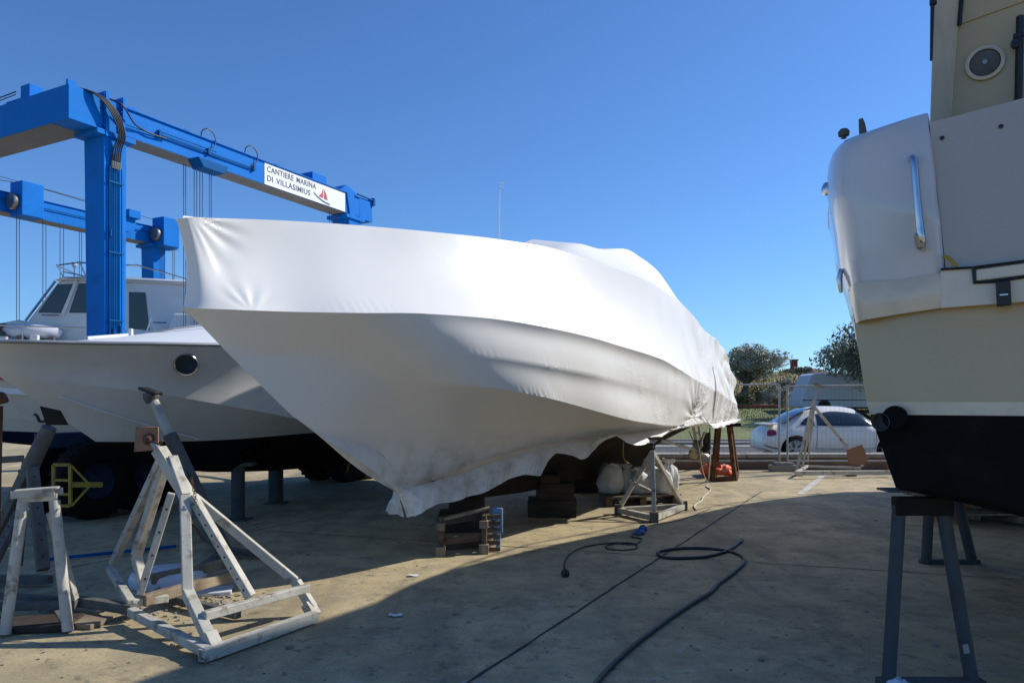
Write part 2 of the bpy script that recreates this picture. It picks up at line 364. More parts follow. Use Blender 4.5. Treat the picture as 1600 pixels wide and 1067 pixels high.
a = G(730,1067); b = G(1165,784); d = (b-a).normalized(); jittery(m, a-d*8, b+d*1.5, .022, .004, 160)
a2 = G(784,853); b2 = G(1340,889); d2 = (b2-a2).normalized(); jittery(m, a2-d2*3.5, b2+d2*5, .014, .0045, 160)
off = V((-1.9,5.0,0)); jittery(m, a2+off-d2*6, b2+off+d2*9, .014, .0045, 160)
off = V((-4.4,2.2,0)); jittery(m, a+off-d*10, b+off+d*14, .018, .004, 200)
o = m.build('floor_joints', M['joint']); tag(o, kind='structure')
m = MB(); q = [G(1245,772), G(1256,772), G(1294,741), G(1284,741)]; m.add([V((p.x,p.y,.004)) for p in q], [(0,1,2,3)])
o = m.build('parking_line', M['white_line']); tag(o, kind='structure')
# low wall, pavement, road, verge
def runbox(name, x0, x1, y0, y1, z0, z1, material, label=None, cat=None, bev=.01):
    m = MB(); n = 24
    for k in range(1):
        m.box(((x0+x1)/2,(y0+y1)/2,(z0+z1)/2), (x1-x0,y1-y0,z1-z0))
    o = m.build(name, material, bevel=bev); 
    if label: tag(o, label, cat)
    else: tag(o, kind='structure')
    return o
w = thing('low_wall', 'low rendered kerb wall with rough concrete top running behind the yard', 'wall', (8,17.8,0))
m = MB(); m.box((13.8,17.75,.14), (24.4,.5,.28)); m.build('wall_face', M['concd'], w)
m = MB()
x = 1.5
while x < 26:
    l = random.uniform(1.2,1.6); m.box((x+l/2,17.72,.325), (l-.012,.6,.09)); x += l
m.build('coping', M['conc'], w, bevel=.02)
sheet('pavement', [(1.6,18.0),(60,18.0),(60,19.0),(1.6,19.0)], M['pave'], .10)
sheet('road', [(1.6,19.0),(60,19.0),(60,26),(1.6,26)], M['asphalt'], 0.006)
sheet('road', [(1.6,26.0),(60,26.0),(60,27.2),(1.6,27.2)], M['pave'], .02)
k1 = runbox('kerb', 1.6, 60, 27.2, 27.6, 0, .12, M['conc'])
sheet('pavement', [(1.6,27.6),(60,27.6),(60,29.4),(1.6,29.4)], M['asphalt'], .06)
k2 = runbox('kerb', 1.6, 60, 29.4, 29.8, 0, .10, M['conc'])
# bank and terrain
def terr(name, x0, x1, nx, ys, zf, material, kind='structure'):
    m = MB(); rows = []
    for y in ys: rows.append([V((x0+(x1-x0)*i/nx, y, zf(x0+(x1-x0)*i/nx, y))) for i in range(nx+1)])
    m.grid(rows); o = m.build(name, material, smooth=180); tag(o, kind=kind); return o
def bank(x, y): return .07 + (min(y,44)-29.8)/14.2*1.14 + .06*fr(2,x*.3,y*.3)
terr('grass_verge', 1.6, 90, 90, [29.8+i*.75 for i in range(20)], bank, M['grass'])
def slope(x, y):
    t = max(0,min(1,(y-44)/9)); return 1.2 + 2.35*(t*t*(3-2*t)) + .25*fr(4,x*.35,y*.35)*(t>.05) + .1*fr(9,x*1.2,y*1.2)
terr('dry_slope', 1.6, 60, 110, [43.9+i*.55 for i in range(22)], slope, M['dry'])
def hill(x, y): return max(-1, 3.1 + .0*(y) + 1.2*fr(6,x*.02,y*.02) - max(0,(y-110))*.03 - max(0,-x-5)*.05)
terr('hills', 0, 220, 60, [55.8+i*6 for i in range(24)], hill, M['land'])
def lhill(x, y): return max(-1, 3.2*math.exp(-((x+150)/110)**2)+1.0*fr(8,x*.03,y*.02)) 
terr('hills', -420, 0, 70, [150+i*12 for i in range(12)], lhill, M['land'])

# ------------------------------------------------------------------ foliage
def foliage(mb, c, rad, n, size, seed, flat=1.0, cl=24):
    rng = random.Random(seed); c = V(c); cs = []
    for k in range(cl):
        while True:
            p = V((rng.uniform(-1,1), rng.uniform(-1,1), rng.uniform(-1,1)))
            if .25 < p.length < 1: break
        p = p*(.55+.45*rng.random()); cs.append((V((c.x+p.x*rad[0], c.y+p.y*rad[1], c.z+p.z*rad[2])), rng.uniform(.22,.42)))
    for i in range(n):
        cc, cr_ = cs[rng.randrange(cl)]
        d = V((rng.gauss(0,1),rng.gauss(0,1),rng.gauss(0,1))).normalized()*(cr_*(rng.random()**.45)*1.38)
        p = cc + V((d.x*rad[0], d.y*rad[1], d.z*rad[2]))
        a = V((rng.gauss(0,1),rng.gauss(0,1),rng.gauss(0,.8))).normalized(); b = a.orthogonal().normalized()
        b = Matrix.Rotation(rng.uniform(0,6.28),3,a) @ b
        s = size*rng.uniform(.6,1.4)
        mb.add([p-a*s*1.3, p+b*s*.4, p+a*s*1.3, p-b*s*.4], [(0,1,2,3)])
def tree(name, label, base, crown, rad, n, size, seed, leaf, trunk_r=.16, group=None, fork=.45):
    t = thing(name, label, 'tree', base, group); rng = random.Random(seed); base = V(base); crown = V(crown)
    m = MB(); fk = base.lerp(crown, fork) + V((rng.uniform(-.1,.1),0,0))
    m.tube([base-V((0,0,.1)), base.lerp(fk,.5)+V((.06,0,0)), fk], [trunk_r*1.3, trunk_r, trunk_r*.85], 9)
    for k in range(7):
        e = crown + V((rng.uniform(-.75,.75)*rad[0], rng.uniform(-.6,.6)*rad[1], rng.uniform(-.3,.7)*rad[2]))
        mid = fk.lerp(e,.5)+V((rng.uniform(-.2,.2),rng.uniform(-.2,.2),.05)); m.tube([fk, mid, e], [trunk_r*.6,trunk_r*.35,trunk_r*.1], 6)
    m.build('trunk', M['bark'], t, smooth=60)
    m = MB(); foliage(m, crown, rad, n, size, seed+1); m.build('crown', leaf, t); return t
tree('olive_tree', 'grey-green spreading olive tree with bare trunk behind the stern of the wrapped boat', P(1152,633,46)+V((0,0,-.1)), P(1181,566,46), (2.15,1.8,1.15), 13000, .085, 11, M['olive'], .2, fork=.5)
tree('olive_tree', 'darker round olive tree overhanging the white van beside the right boat', P(1405,645,38)+V((0,0,-.2)), V((19.8,38,4.6)), (4.5,3.2,2.0), 30000, .085, 23, M['darkleaf'], .25, fork=.35)
tree('olive_tree', 'olive tree hidden mostly behind the wrapped boat stern', P(1100,633,49)+V((0,0,-.1)), P(1098,575,49), (1.6,1.6,1.1), 5000, .09, 31, M['olive'], .16)
def bush(px, py, Y, rx, rz, seed, leaf, n, label):
    c = P(px,py,Y); m = MB(); foliage(m, c+V((0,0,-.1)), (rx,rx*.8,rz), n, .07, seed, cl=14)
    m.tube([V((c.x,c.y,c.z-rz-.6)), c], [.05,.03], 5)
    o = m.build('bush', leaf); tag(o, label, 'bush'); return o
bush(1163,622,44.6,.75,.6,41,M['bushleaf'],2500,'olive-green bush at the foot of the left olive tree')
bush(1212,619,45,.95,.75,42,M['olive'],3000,'grey-green bush on the dry slope behind the two fence posts')
bush(1190,612,47,.9,.55,43,M['bushleaf'],2000,'yellowish bush on the slope between olive tree and fence posts')
bush(1240,592,52,1.2,.6,44,M['bushleaf'],2500,'low yellow-green bush on top of the slope left of the van')
bush(1252,578,56,1.1,.4,45,M['darkleaf'],1800,'dark low bush by the house roof with red chimney')
bush(1226,600,49,.9,.5,46,M['olive'],1800,'small grey bush on the upper slope above the fence rail')
# dry tufts
m = MB(); rng = random.Random(5)
for i in range(2600):
    x = rng.uniform(13,30); y = rng.uniform(44,53.5); z = slope(x,y); h = rng.uniform(.1,.4)*(1.3 if rng.random()<.2 else 1)
    d = V((rng.uniform(-.5,.5),rng.uniform(-.3,.3),1))*h; q = V((x,y,z)); s = V((.035,0,0)); m.add([q-s,q+s,q+d],[(0,1,2)])
tag(m.build('dry_grass', M['bushleaf']), 'yellow dry grass and scrub growing on the slope', 'grass', kind='stuff')
m = MB()
for i in range(6000):
    x = rng.uniform(12,26); y = rng.uniform(29.9,44); z = bank(x,y); h = rng.uniform(.04,.12)
    q = V((x,y,z)); s = V((.02,0,0)); m.add([q-s,q+s,q+V((rng.uniform(-.04,.04),0,h))],[(0,1,2)])
tag(m.build('verge_grass', M['grass']), 'short green grass on the road verge', 'grass', kind='stuff')
m = MB()
for k in range(9):
    c = P(1150+k*8+rng.uniform(-2,2), 634.5, 44.2); m.box(c, (.5,.3,.16), Matrix.Rotation(rng.uniform(-.3,.3),3,'Z'))
tag(m.build('brick_edging', M['chim'], bevel=.03), 'row of red bricks edging the top of the grass verge', 'edging')
# palm far left
pb = P(27,600,60); t = thing('palm_tree', 'small distant palm tree at the left edge beyond the cabin boat', 'tree', (pb.x,pb.y,0))
m = MB(); top = P(27,513,60); m.tube([V((pb.x,pb.y,0)), top.lerp(V((pb.x,pb.y,0)),.5)+V((.1,0,0)), top], [.3,.25,.3], 8); m.build('trunk', M['bark'], t)
m = MB(); rng = random.Random(3)
for k in range(46):
    a = rng.uniform(0,6.28); e = rng.uniform(-.9,1.2); L_ = rng.uniform(.6,1.0); pts = []
    for i in range(7):
        s = i/6; pts.append(top + V((math.cos(a)*s*L_, math.sin(a)*s*L_, s*L_*e - s*s*L_*.9)))
    for i in range(6):
        w_ = .13*(1-i/6)+.02; n_ = V((-math.sin(a),math.cos(a),0))*w_
        m.add([pts[i]-n_+V((0,0,-.05)), pts[i], pts[i+1], pts[i+1]-n_+V((0,0,-.05))],[(0,1,2,3)]); m.add([pts[i], pts[i]+n_+V((0,0,-.05)), pts[i+1]+n_+V((0,0,-.05)), pts[i+1]],[(0,1,2,3)])
m.build('fronds', M['bushleaf'], t)
# house with red chimney
hb = P(1262,600,70); t = thing('house', 'low house roof with a red chimney just above the slope', 'house', (hb.x,hb.y,3))
m = MB(); r0 = P(1238,586,70); r1 = P(1310,586,70); m.box(((r0.x+r1.x)/2,73,r0.z-1.2), (r1.x-r0.x-.4,5.6,2.4)); m.build('wall', M['gel2'], t)
m = MB(); zt = P(0,576,73).z
m.add([V((r0.x,69.8,r0.z)),V((r1.x,69.8,r0.z)),V((r1.x,76.2,r0.z)),V((r0.x,76.2,r0.z)),V((r0.x+.6,73,zt)),V((r1.x-.6,73,zt))],[(0,1,5,4),(2,3,4,5),(1,2,5),(3,0,4),(3,2,1,0)]); rf = m.build('roof', M['roof'], t)
m = MB(); c = P(1240.5,573,71); m.box(c, (.55,.5,1.2)); m.box(c+V((0,0,.65)), (.7,.62,.12)); m.build('chimney', M['chim'], rf, bevel=.02)

# ------------------------------------------------------------------ fence
fy = 17.0
def fence():
    t = thing('mesh_fence', 'galvanised wire mesh fence panels on twin posts behind the yard', 'fence', (6,fy,0))
    zt = 1.98
    x1 = (1219-CX)/F*fy; x2 = (1229-CX)/F*fy
    panels = [(x2+.02, x2+3.4), (x1-3.4, x1-.02), (x2+3.55, x2+6.95), (x1-6.95, x1-3.55)]
    for a, b in panels:
        ra = .10*(abs(a-x2)>.1)
        m = MB(); m.tube([(a,fy,zt-.02),(b,fy,zt+.03)], .021, 8); m.tube([(a,fy,.24),(b,fy,.24)], .018, 8)
        m.build('rail', M['galv'], t, smooth=60)
        for x in (a, b):
            m = MB(); m.tube([(x,fy,.12),(x,fy,zt+.02)], .023, 10); m.build('post', M['galv'], t, smooth=60)
        m = MB()
        k = a+.1
        while k < b-.03: m.tube([(k,fy+.005,.24),(k,fy+.005,zt-.02)], .0014, 4, cap=False); k += .10
        z = .34
        while z < zt-.05: m.tube([(a,fy,z),(b,fy,z)], .0014, 4, cap=False); z += .2
        m.build('wire_mesh', M['rope'], t)
    for x in (x1+.07, x1-3.47, x2+3.48):
        m = MB(); m.box((x,fy,.075), (.62,.26,.15)); m.box((x,fy,.18), (.42,.2,.06)); m.build('foot_block', M['conc'], t, bevel=.015)
    return t
fence()

# ------------------------------------------------------------------ car
def car():
    base = V((P(1290,0,19.9).x, 19.95, 0)); L = 4.28
    # x from rear (0) to front (L), rear at left
    x0 = (1192-CX)/F*19.95
    t = thing('parked_car', 'white rounded two-door car parked behind the mesh fence', 'car', (x0+L/2,20.0,0))
    sx = .98
    tops = [(0,.62),(.06,.86),(.25,.98),(.5,1.03),(.83,1.23),(1.07,1.36),(1.4,1.45),(1.8,1.487),(2.2,1.483),(2.6,1.43),(2.95,1.22),(3.2,1.06),(3.5,.98),(3.85,.86),(4.1,.72),(4.28,.56)]
    wid = [(0,.55),(.08,.70),(.3,.83),(.7,.90),(1.5,.88),(2.3,.88),(3.2,.89),(3.7,.86),(4.05,.76),(4.28,.50)]
    def itp(tb, x):
        for (a,b),(c,d) in zip(tb, tb[1:]):
            if x <= c: s = (x-a)/(c-a); return b+(d-b)*s
        return tb[-1][1]
    T = smooth_curve([(a,b) for a,b in tops], 90)
    def topz(x): return float(np.interp(x, T[:,0], T[:,1]))
    def hw(x, z):
        zt = topz(x); W_ = itp(wid, x); zb = .5
        belt = .93
        if z <= zb: return W_*(1-.06*((zb-z)/.3)**2)
        s = min(1, (z-zb)/max(.05,(zt-zb)))
        p = 2.5
        w_ = W_*(1-s**p)**(1/1.9)
        # fender bulges
        for wx in (.79, 3.33): w_ += .045*math.exp(-((x-wx)/.42)**2-((z-.72)/.2)**2)
        return w_
    yc = 20.0+.9*0
    yc = 20.55
    m = MB(); NX = 100; NZ = 34; rows = []
    for i in range(NX+1):
        x = L*i/NX; zt = topz(x); ring = []
        zlo = .20 + (.16*max(0,1-x/.35)) + .12*max(0,(x-3.9)/.38)
        ss = [ (1-math.cos(math.pi/2*k/NZ)) for k in range(NZ+1)]
        zs = [zlo + (zt-zlo)*math.sin(math.pi/2*k/NZ) for k in range(NZ+1)]
        near = [V((x0+x, yc-hw(x,z), z)) for z in zs]; far = [V((x0+x, yc+hw(x,z), z)) for z in reversed(zs[:-1])]
        rows.append(near+far)
    m.grid(rows, closeu=True)
    nr = len(rows[0]); nv = len(m.v)
    m.f.append(tuple(range(nr))); m.m.append(0); m.f.append(tuple(reversed(range(nv-nr, nv)))); m.m.append(0)
    body = m.build('body', M['carw'], t, smooth=40, weld=True)
    for wx in (.79, 3.33):
        cm = MB(); cm.lathe((x0+wx, yc-1.2, .33), (0,1,0), [(.0001,0),(.385,0),(.385,.55),(.0001,.55)], 40)
        c = cm.build('cutter', M['black'], weld=True)
        c.location = (0,0,0)
        mo = body.modifiers.new('cut', 'BOOLEAN'); mo.object = c; mo.solver = 'EXACT'
        bpy.context.view_layer.update()
        dg = bpy.context.evaluated_depsgraph_get(); me = bpy.data.meshes.new_from_object(body.evaluated_get(dg))
        body.modifiers.clear(); body.data = me; bpy.data.objects.remove(c)
    def side(poly, name, material, off=.006, parent=body, n=14):
        # patch following the side surface; poly: lower and upper edge lists of (x,z)
        lo_, hi_ = poly; A = smooth_curve(lo_, 30); B = smooth_curve(hi_, 30); mm = MB(); rows = []
        for k in range(n+1):
            r = []
            for i in range(30):
                x = A[i,0]+(B[i,0]-A[i,0])*k/n; z = A[i,1]+(B[i,1]-A[i,1])*k/n; r.append(V((x0+x, yc-hw(x,min(z,topz(x)-.01))-off, z)))
            rows.append(r)
        mm.grid(rows); return mm.build(name, material, parent, smooth=180)
    side(([(.92,.99),(1.3,.965),(1.32,.965)], [(.95,1.0),(1.1,1.14),(1.32,1.24)]), 'window', M['glass'])
    side(([(1.38,.965),(2.1,.955),(2.96,.95)], [(1.42,1.27),(1.9,1.345),(2.5,1.29),(2.98,1.0)]), 'window', M['glass'])
    # chrome strip under windows
    mm = MB(); pts = [(.9,.975),(1.35,.945),(2.1,.935),(3.02,.93)]; mm.tube([V((x0+x, yc-hw(x,z)-.012, z)) for x,z in pts], .008, 6); mm.build('trim', M['chrome'], body)
    # door seams
    for ln in ([(1.33,.36),(1.36,.7),(1.37,.93)], [(2.92,.36),(2.94,.7),(2.98,.93)], [(1.33,.36),(2.0,.345),(2.92,.36)]):
        mm = MB(); mm.tube([V((x0+x, yc-hw(x,z)-.001, z)) for x,z in [tuple(q) for q in smooth_curve(ln, 14)]], .006, 5); mm.build('door_seam', M['black'], body)
    mm = MB(); mm.tube([V((x0+x, yc-hw(x,.8)-.03, .83)) for x in (1.5,1.6,1.68)], .013, 6); mm.build('handle', M['carw'], body)
    mm = MB(); mm.box((x0+2.05,yc-.9,.235), (1.5,.05,.07)); mm.build('sill', M['black'], t, bevel=.01)
    side(([(.09,.70),(.16,.68),(.30,.72)], [(.13,.80),(.22,.86),(.33,.84)]), 'tail_light', M['tail'], .012, t)
    # rear bumper dark line, spoiler, mirror
    side(([(.03,.42),(.2,.36),(.4,.33)], [(.03,.45),(.2,.39),(.4,.36)]), 'bumper_insert', M['black'], .006, t, 3)
    mm = MB()
    mm.poly([V((x0+.16,yc-.62,1.0)),V((x0+.42,yc-.66,1.03)),V((x0+.42,yc+.66,1.03)),V((x0+.16,yc+.62,1.0))], .03); mm.build('spoiler', M['carw'], t, bevel=.01)
    rg = MB(); rws = []
    for k in range(9):
        x = .55+.75*k/8; z = topz(x)+.004; rws.append([V((x0+x, yc+j*.55*(1-.1*k/8), z+.0-.03*abs(j)**2)) for j in (-1,-.5,0,.5,1)])
    rg.grid(rws); rg.build('rear_window', M['glass'], t, smooth=180)
    rg = MB(); rws = []
    for k in range(9):
        x = 2.66+.48*k/8; z = topz(x)+.006; rws.append([V((x0+x, yc+j*.58*(.9+.1*k/8), z-.03*abs(j)**2)) for j in (-1,-.5,0,.5,1)])
    rg.grid(rws); rg.build('windscreen', M['glass'], t, smooth=180)
    mm = MB(); mm.tube([(x0+2.90,yc-.88,.98),(x0+2.86,yc-1.0,1.0)], .02, 6); mm.lathe((x0+2.80,yc-1.0,1.0), (1,0,0), [(.01,0),(.07,.02),(.085,.07),(.06,.13),(.01,.15)], 12); mm.build('mirror', M['carw'], t, smooth=50)
    for wx in (.79, 3.33):
        for yy, sg in ((yc-.90, 1), (yc+.90, -1)):
            wv = MB(); wv.lathe((x0+wx,yy,.33), (0,sg,0), [(.245,.02),(.30,-.005),(.325,.01),(.33,.05),(.33,.17),(.30,.2),(.2,.2)], 36); ty = None
            hub = MB(); hub.lathe((x0+wx,yy,.33), (0,sg,0), [(.25,.015),(.235,.01),(.23,.08),(.06,.1)], 36)
            if sg > 0:
                for k in range(5):
                    a = 2*math.pi*k/5+.3
                    for da in (-.12,.12):
                        c_ = V((math.cos(a),0,math.sin(a))); c2 = V((math.cos(a+da*1.6),0,math.sin(a+da*1.6)))
                        hub.bar(V((x0+wx,yy+.02,.33))+c_*.04, V((x0+wx,yy+.015,.33))+c2*.235, .035, .03, V((0,1,0)))
                hub.lathe((x0+wx,yy,.33), (0,sg,0), [(.0001,0),(.055,.005),(.06,.05)], 16)
            wh = wv.build('wheel', M['tyre'], t, smooth=50); hub.build('rim', M['rim'], wh, smooth=40)
    # dark liners
    for wx in (.79, 3.33):
        mm = MB(); mm.lathe((x0+wx,yc-.74,.33), (0,1,0), [(.38,0),(.38,.3),(.001,.3)], 30); mm.build('wheel_arch', M['black'], t)
    return t
car()
# van
def van():
    Y = 41.5; t = thing('white_van', 'white camper van with sloping nose parked on the verge under the dark tree', 'van', (P(1320,0,Y).x,Y+1,.95)); base = bank(18,41.5)
    z0 = base+.30; zt = P(0,583,Y).z; xa = P(1252,0,Y).x; xb = P(1270,0,Y).x; xe = xa+5.6
    prof = [(xa,z0),(xa-.02,z0+.35),(xa+.12,z0+.75),(xb-.1,zt-.12),(xb+.12,zt),(xe-.3,zt+.05),(xe,zt-.1),(xe,z0)]
    m = MB(); m.poly([V((x,Y,z)) for x,z in prof], 1.9, (0,-1,0)); m.build('body', M['vanw'], t, bevel=.06, smooth=35)
    m = MB(); m.box(((xa+xe)/2,Y-.01,z0+.42), (xe-xa-.1,.012,.05)); m.build('stripe', M['standblue'], t)
    for x in (xa+.95+.35, xe-1.2):
        m = MB(); m.lathe((x,Y-.02,base+.30), (0,1,0), [(.001,0),(.18,0),(.20,-.01),(.29,-.01),(.31,.03),(.31,.2),(.001,.2)], 24); m.build('wheel', M['tyre'], t, smooth=40)
        m = MB(); m.lathe((x,Y-.012,base+.36), (0,1,0), [(.001,0),(.38,0),(.38,.02)], 24); m.build('wheel_arch', M['black'], t)
    m = MB(); m.box(((xa+xe)/2+.2,Y+.95,base+.27),(xe-xa-.7,1.6,.12)); m.build('underbody', M['black'], t)
van()

# ------------------------------------------------------------------ travel lift
PG = V((-5.577,10.78,0)); ug = V((.46,.888,0)).normalized(); vg = V((-.888,.46,0)).normalized(); RG = Matrix((ug,vg,V((0,0,1)))).transposed()
def g(s, w, z): return PG + ug*s + vg*w + V((0,0,z))
def gbox(m, s0, s1, w0, w1, z0, z1): return m.box(g((s0+s1)/2,(w0+w1)/2,(z0+z1)/2), (s1-s0,w1-w0,z1-z0), RG)
def gantry():
    t = thing('travel_lift', 'tall blue boat hoist gantry carrying a white company sign on its near beam', 'boat hoist', (PG.x,PG.y,0))
    B = M['blue']; SP = 6.5; zb0, zb1 = 5.46, 5.857
    main = []
    for w0, w1 in ((0,.38), (SP-.38,SP)):
        m = MB(); gbox(m, -.125, 5.2, w0, w1, zb0, zb1)
        gbox(m, 5.2, 5.62, w0-.0, w1, zb0-.02, zb1+.03)
        gbox(m, -.1, 5.2, w0-.03, w1+.03, zb1, zb1+.018)
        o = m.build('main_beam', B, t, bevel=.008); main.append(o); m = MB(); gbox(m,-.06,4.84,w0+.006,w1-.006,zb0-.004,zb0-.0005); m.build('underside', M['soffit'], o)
    # sloping web at far end, in front of the sign end
    m = MB(); m.poly([g(4.76,-.03,zb1+.02),g(4.98,-.03,zb1+.02),g(5.05,-.03,zb0-.04),g(4.86,-.03,zb0-.04)], .05, tuple(-vg)); m.build('web_plate', M['blue'], main[0])
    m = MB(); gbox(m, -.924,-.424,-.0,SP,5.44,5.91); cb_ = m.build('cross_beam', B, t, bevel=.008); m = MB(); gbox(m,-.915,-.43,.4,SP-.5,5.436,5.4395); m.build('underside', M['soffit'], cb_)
    for w0, w1 in ((0,.38),(SP-.38,SP)):
        m = MB(); gbox(m, -.37,-.165,w0+.01,w1-.01,5.44,5.90); m.build('corner_block', B, t, bevel=.006)
        m = MB()
        for s0 in (-.422,-.163):
            gbox(m, s0, s0+.05 if s0<-.3 else s0+.036, w0-.05, w1+.03, 5.36, 5.99)
        for s0 in (-.43,-.168):
            for k in range(7): m.lathe(g(s0, w0-.03, 5.41+k*.09), tuple(-ug), [(.0001,.012),(.014,.012),(.014,0)], 6)
        fl = m.build('flange', B, t)
    for (s0, s1) in ((-.424,-.072), (4.86,5.2)):
        for w0, sg in ((0,1),(SP-.45,1)):
            m = MB()
            rows = []
            for z, k in ((5.44,1.0),(3.3,.94),(.62,.88)):
                c = (s0+s1)/2; h = (s1-s0)/2*k; a = w0+.0; b_ = w0+.45*k
                rows.append([g(c-h,a,z), g(c+h,a,z), g(c+h,b_,z), g(c-h,b_,z)])
            m.grid(rows, closeu=True); m.f.append((0,1,2,3)); m.m.append(0); m.f.append((8,9,10,11)); m.m.append(0)
            lg = m.build('leg', B, t, weld=True, bevel=.01)
            m = MB(); gbox(m, s0-.12, s1+.12, w0-.04, w0+.49, 5.37, 5.44); m.build('leg_cap', B, lg, bevel=.004)
            m = MB(); gbox(m, s0-.75, s1+.45, w0+.08, w0+.36, .98, 1.18); m.build('axle_beam', M['hubdark'], lg, bevel=.01)
            for ds in (-.42, .36 if s0 < 0 else .2):
                cx = (s0+s1)/2+ds
                for ww in (w0+.42, w0-.28):
                    m = MB(); m.lathe(g(cx, ww, .52), tuple(vg), [(.24,.02),(.40,-.02),(.49,0),(.52,.05),(.52,.25),(.49,.3),(.40,.32),(.24,.28)], 36)
                    for k in range(24):
                        a = 2*math.pi*k/24; d_ = ug*math.cos(a)+V((0,0,math.sin(a))); m.bar(g(cx,ww+.02,.52)+d_*.515, g(cx,ww+.28,.52)+d_*.515, .05, .035, d_)
                    wl_ = m.build('wheel', M['tyre'], t, smooth=40)
                    m = MB(); m.lathe(g(cx, ww, .52), tuple(vg), [(.0001,.08),(.08,.08),(.1,.12),(.23,.10),(.245,.03)], 24); m.build('hub', M['hubdark'], wl_, smooth=40)
                m = MB(); gbox(m, cx-.07,cx+.07, w0+.1,w0+.34,.40,1.0); m.build('fork', B, lg)
    # sign
    m = MB(); m.poly([g(2.57,-.006,zb1-.008), g(4.73,-.006,zb1-.008), g(4.73,-.006,zb0+.006), g(2.57,-.006,zb0+.006)], .005, tuple(-vg)); sg_ = m.build('sign_panel', M['signw'], t)
    def lettering(body, s, z, size, width):
        cu = bpy.data.curves.new('lettering', 'FONT'); cu.body = body; cu.size = 1; cu.space_word = 1.5; cu.space_character = 1.08; cu.offset = .012
        ob = bpy.data.objects.new('tmp', cu); COL.objects.link(ob); bpy.context.view_layer.update()
        me = bpy.data.meshes.new_from_object(ob.evaluated_get(bpy.context.evaluated_depsgraph_get())); bpy.data.objects.remove(ob)
        xs = [v.co.x for v in me.vertices]; x0, x1 = min(xs), max(xs); kx = width/(x1-x0)
        for v in me.vertices: v.co = g(s+(v.co.x-x0)*kx, -.010, z+v.co.y*size) - ORG[t.name]
        me.materials.clear(); me.materials.append(M['ink']); o = bpy.data.objects.new('lettering', me); COL.objects.link(o); o.parent = sg_; ORG[o.name] = ORG[t.name]
    lettering('CANTIERE MARINA', 2.63, zb0+.245, .145, 1.25)
    lettering('DI VILLASIMIUS', 2.63, zb0+.082, .145, 1.09)
    def em(pts, material, th=.003, off=.010):
        m = MB(); m.poly([g(4.09+x, -off, zb0+.055+z) for x,z in pts], th, tuple(-vg)); return m
    m = MB()
    m.poly([g(4.09+x,-.010,zb0+.055+z) for x,z in [(-.13,.08),(-.02,.065),(-.005,.27),(-.05,.16)]])
    m.poly([g(4.09+x,-.010,zb0+.055+z) for x,z in [(.01,.06),(.115,.055),(.08,.16),(.02,.25)]])
    m.build('emblem', M['inkred'], sg_)
    m = MB()
    for off, y0 in ((0,.0),(.035,-.02)):
        for i in range(12):
            f0 = i/12; f1 = (i+1)/12
            def cv(f, d): x = -.28+.46*f; return (x, y0+.12*(1-f)**2.2 - .01*f + .0 + d)
            (xa,za),(xb,zb_) = cv(f0,.0), cv(f1,.0)
            m.add([g(4.09+xa,-.010,zb0+.055+za+.012), g(4.09+xb,-.010,zb0+.055+zb_+.012), g(4.09+xb,-.010,zb0+.055+zb_), g(4.09+xa,-.010,zb0+.055+za)], [(0,1,2,3)])
    m.build('emblem', M['ink'], sg_)
    # pipes down the near leg
    for k, s in enumerate((-.355,-.325,-.29,-.262,-.234,-.206,-.17)):
        m = MB(); m.tube([g(s,-.03,4.95),g(s,-.03,3.3),g(s,-.03,1.2)], .0085 if k else .011, 7); m.build('pipe', M['bluepipe'], t, smooth=60)
    for z in (4.72,3.72,2.75):
        m = MB(); gbox(m,-.37,-.15,-.045,-.0,z,z+.025); m.build('pipe_clamp', M['bluepipe'], t)
    for (s,z) in ((-.355,3.95),(-.30,2.55),(-.28,2.5),(-.2,2.6)):
        m = MB(); m.tube([g(s,-.045,z),g(s,-.045,z+.1)], .02, 8); m.build('valve', M['bluepipe'], t)
    # hoses
    for k, s in enumerate((-.32,-.29,-.262,-.234,-.206)):
        m = MB(); m.tube(cr([g(-.80+k*.02,.1,5.93), g(-.62+k*.03,-.07,5.88), g(-.42+k*.03,-.13,5.70), g(-.28+k*.025,-.12,5.42), g(s,-.07,5.2), g(s,-.03,4.95)]), .0105, 7); m.build('hose', M['hose'], t, smooth=60)
        m = MB(); m.tube([g(s,-.035,4.93),g(s,-.05,5.03)], .016, 8); m.build('hose_fitting', M['brass'], t)
    m = MB(); m.tube(cr([g(-.36,-.03,5.9), g(-.22,-.12,5.84), g(-.02,-.09,5.66), g(.15,-.05,5.63), g(.32,-.05,5.61), g(.55,-.04,5.62)]), .012, 7); m.build('hose', M['hose'], t, smooth=60)
    for z, a in ((5.655,.5),(5.635,-.1),(5.70,.5)):
        m = MB(); m.tube([g(a,-.03,z-.02),g(.5,-.03,z),g(2.25 if z<5.7 else 1.5,-.03,z+.005)], .007, 6); m.build('pipe', M['bluepipe'], t, smooth=60)
    for s in (.45,1.35,2.3):
        m = MB(); gbox(m,s-.02,s+.02,-.05,0,5.62,5.72); m.build('pipe_clamp', M['bluepipe'], t)
    for s in (1.22,2.12):
        m = MB(); m.tube(cr([g(s,.0,5.88),g(s+.02,-.02,5.98),g(s+.12,-.04,6.03),g(s+.24,-.04,5.95),g(s+.24,-.04,5.80),g(s+.12,-.04,5.68)]), .009, 6); m.build('hose', M['hose'], t, smooth=60)
    m = MB(); m.lathe(g(.12,.15,5.9), tuple(vg), [(.04,-.01),(.09,-.01),(.09,.01),(.04,.01)], 16); m.build('lifting_eye', B, t)
    for s in (.95,1.5,2.85,3.5): 
        m = MB(); gbox(m,s,s+.1,.05,.2,zb1+.018,zb1+.06); m.build('bracket', M['bluepipe'], t)
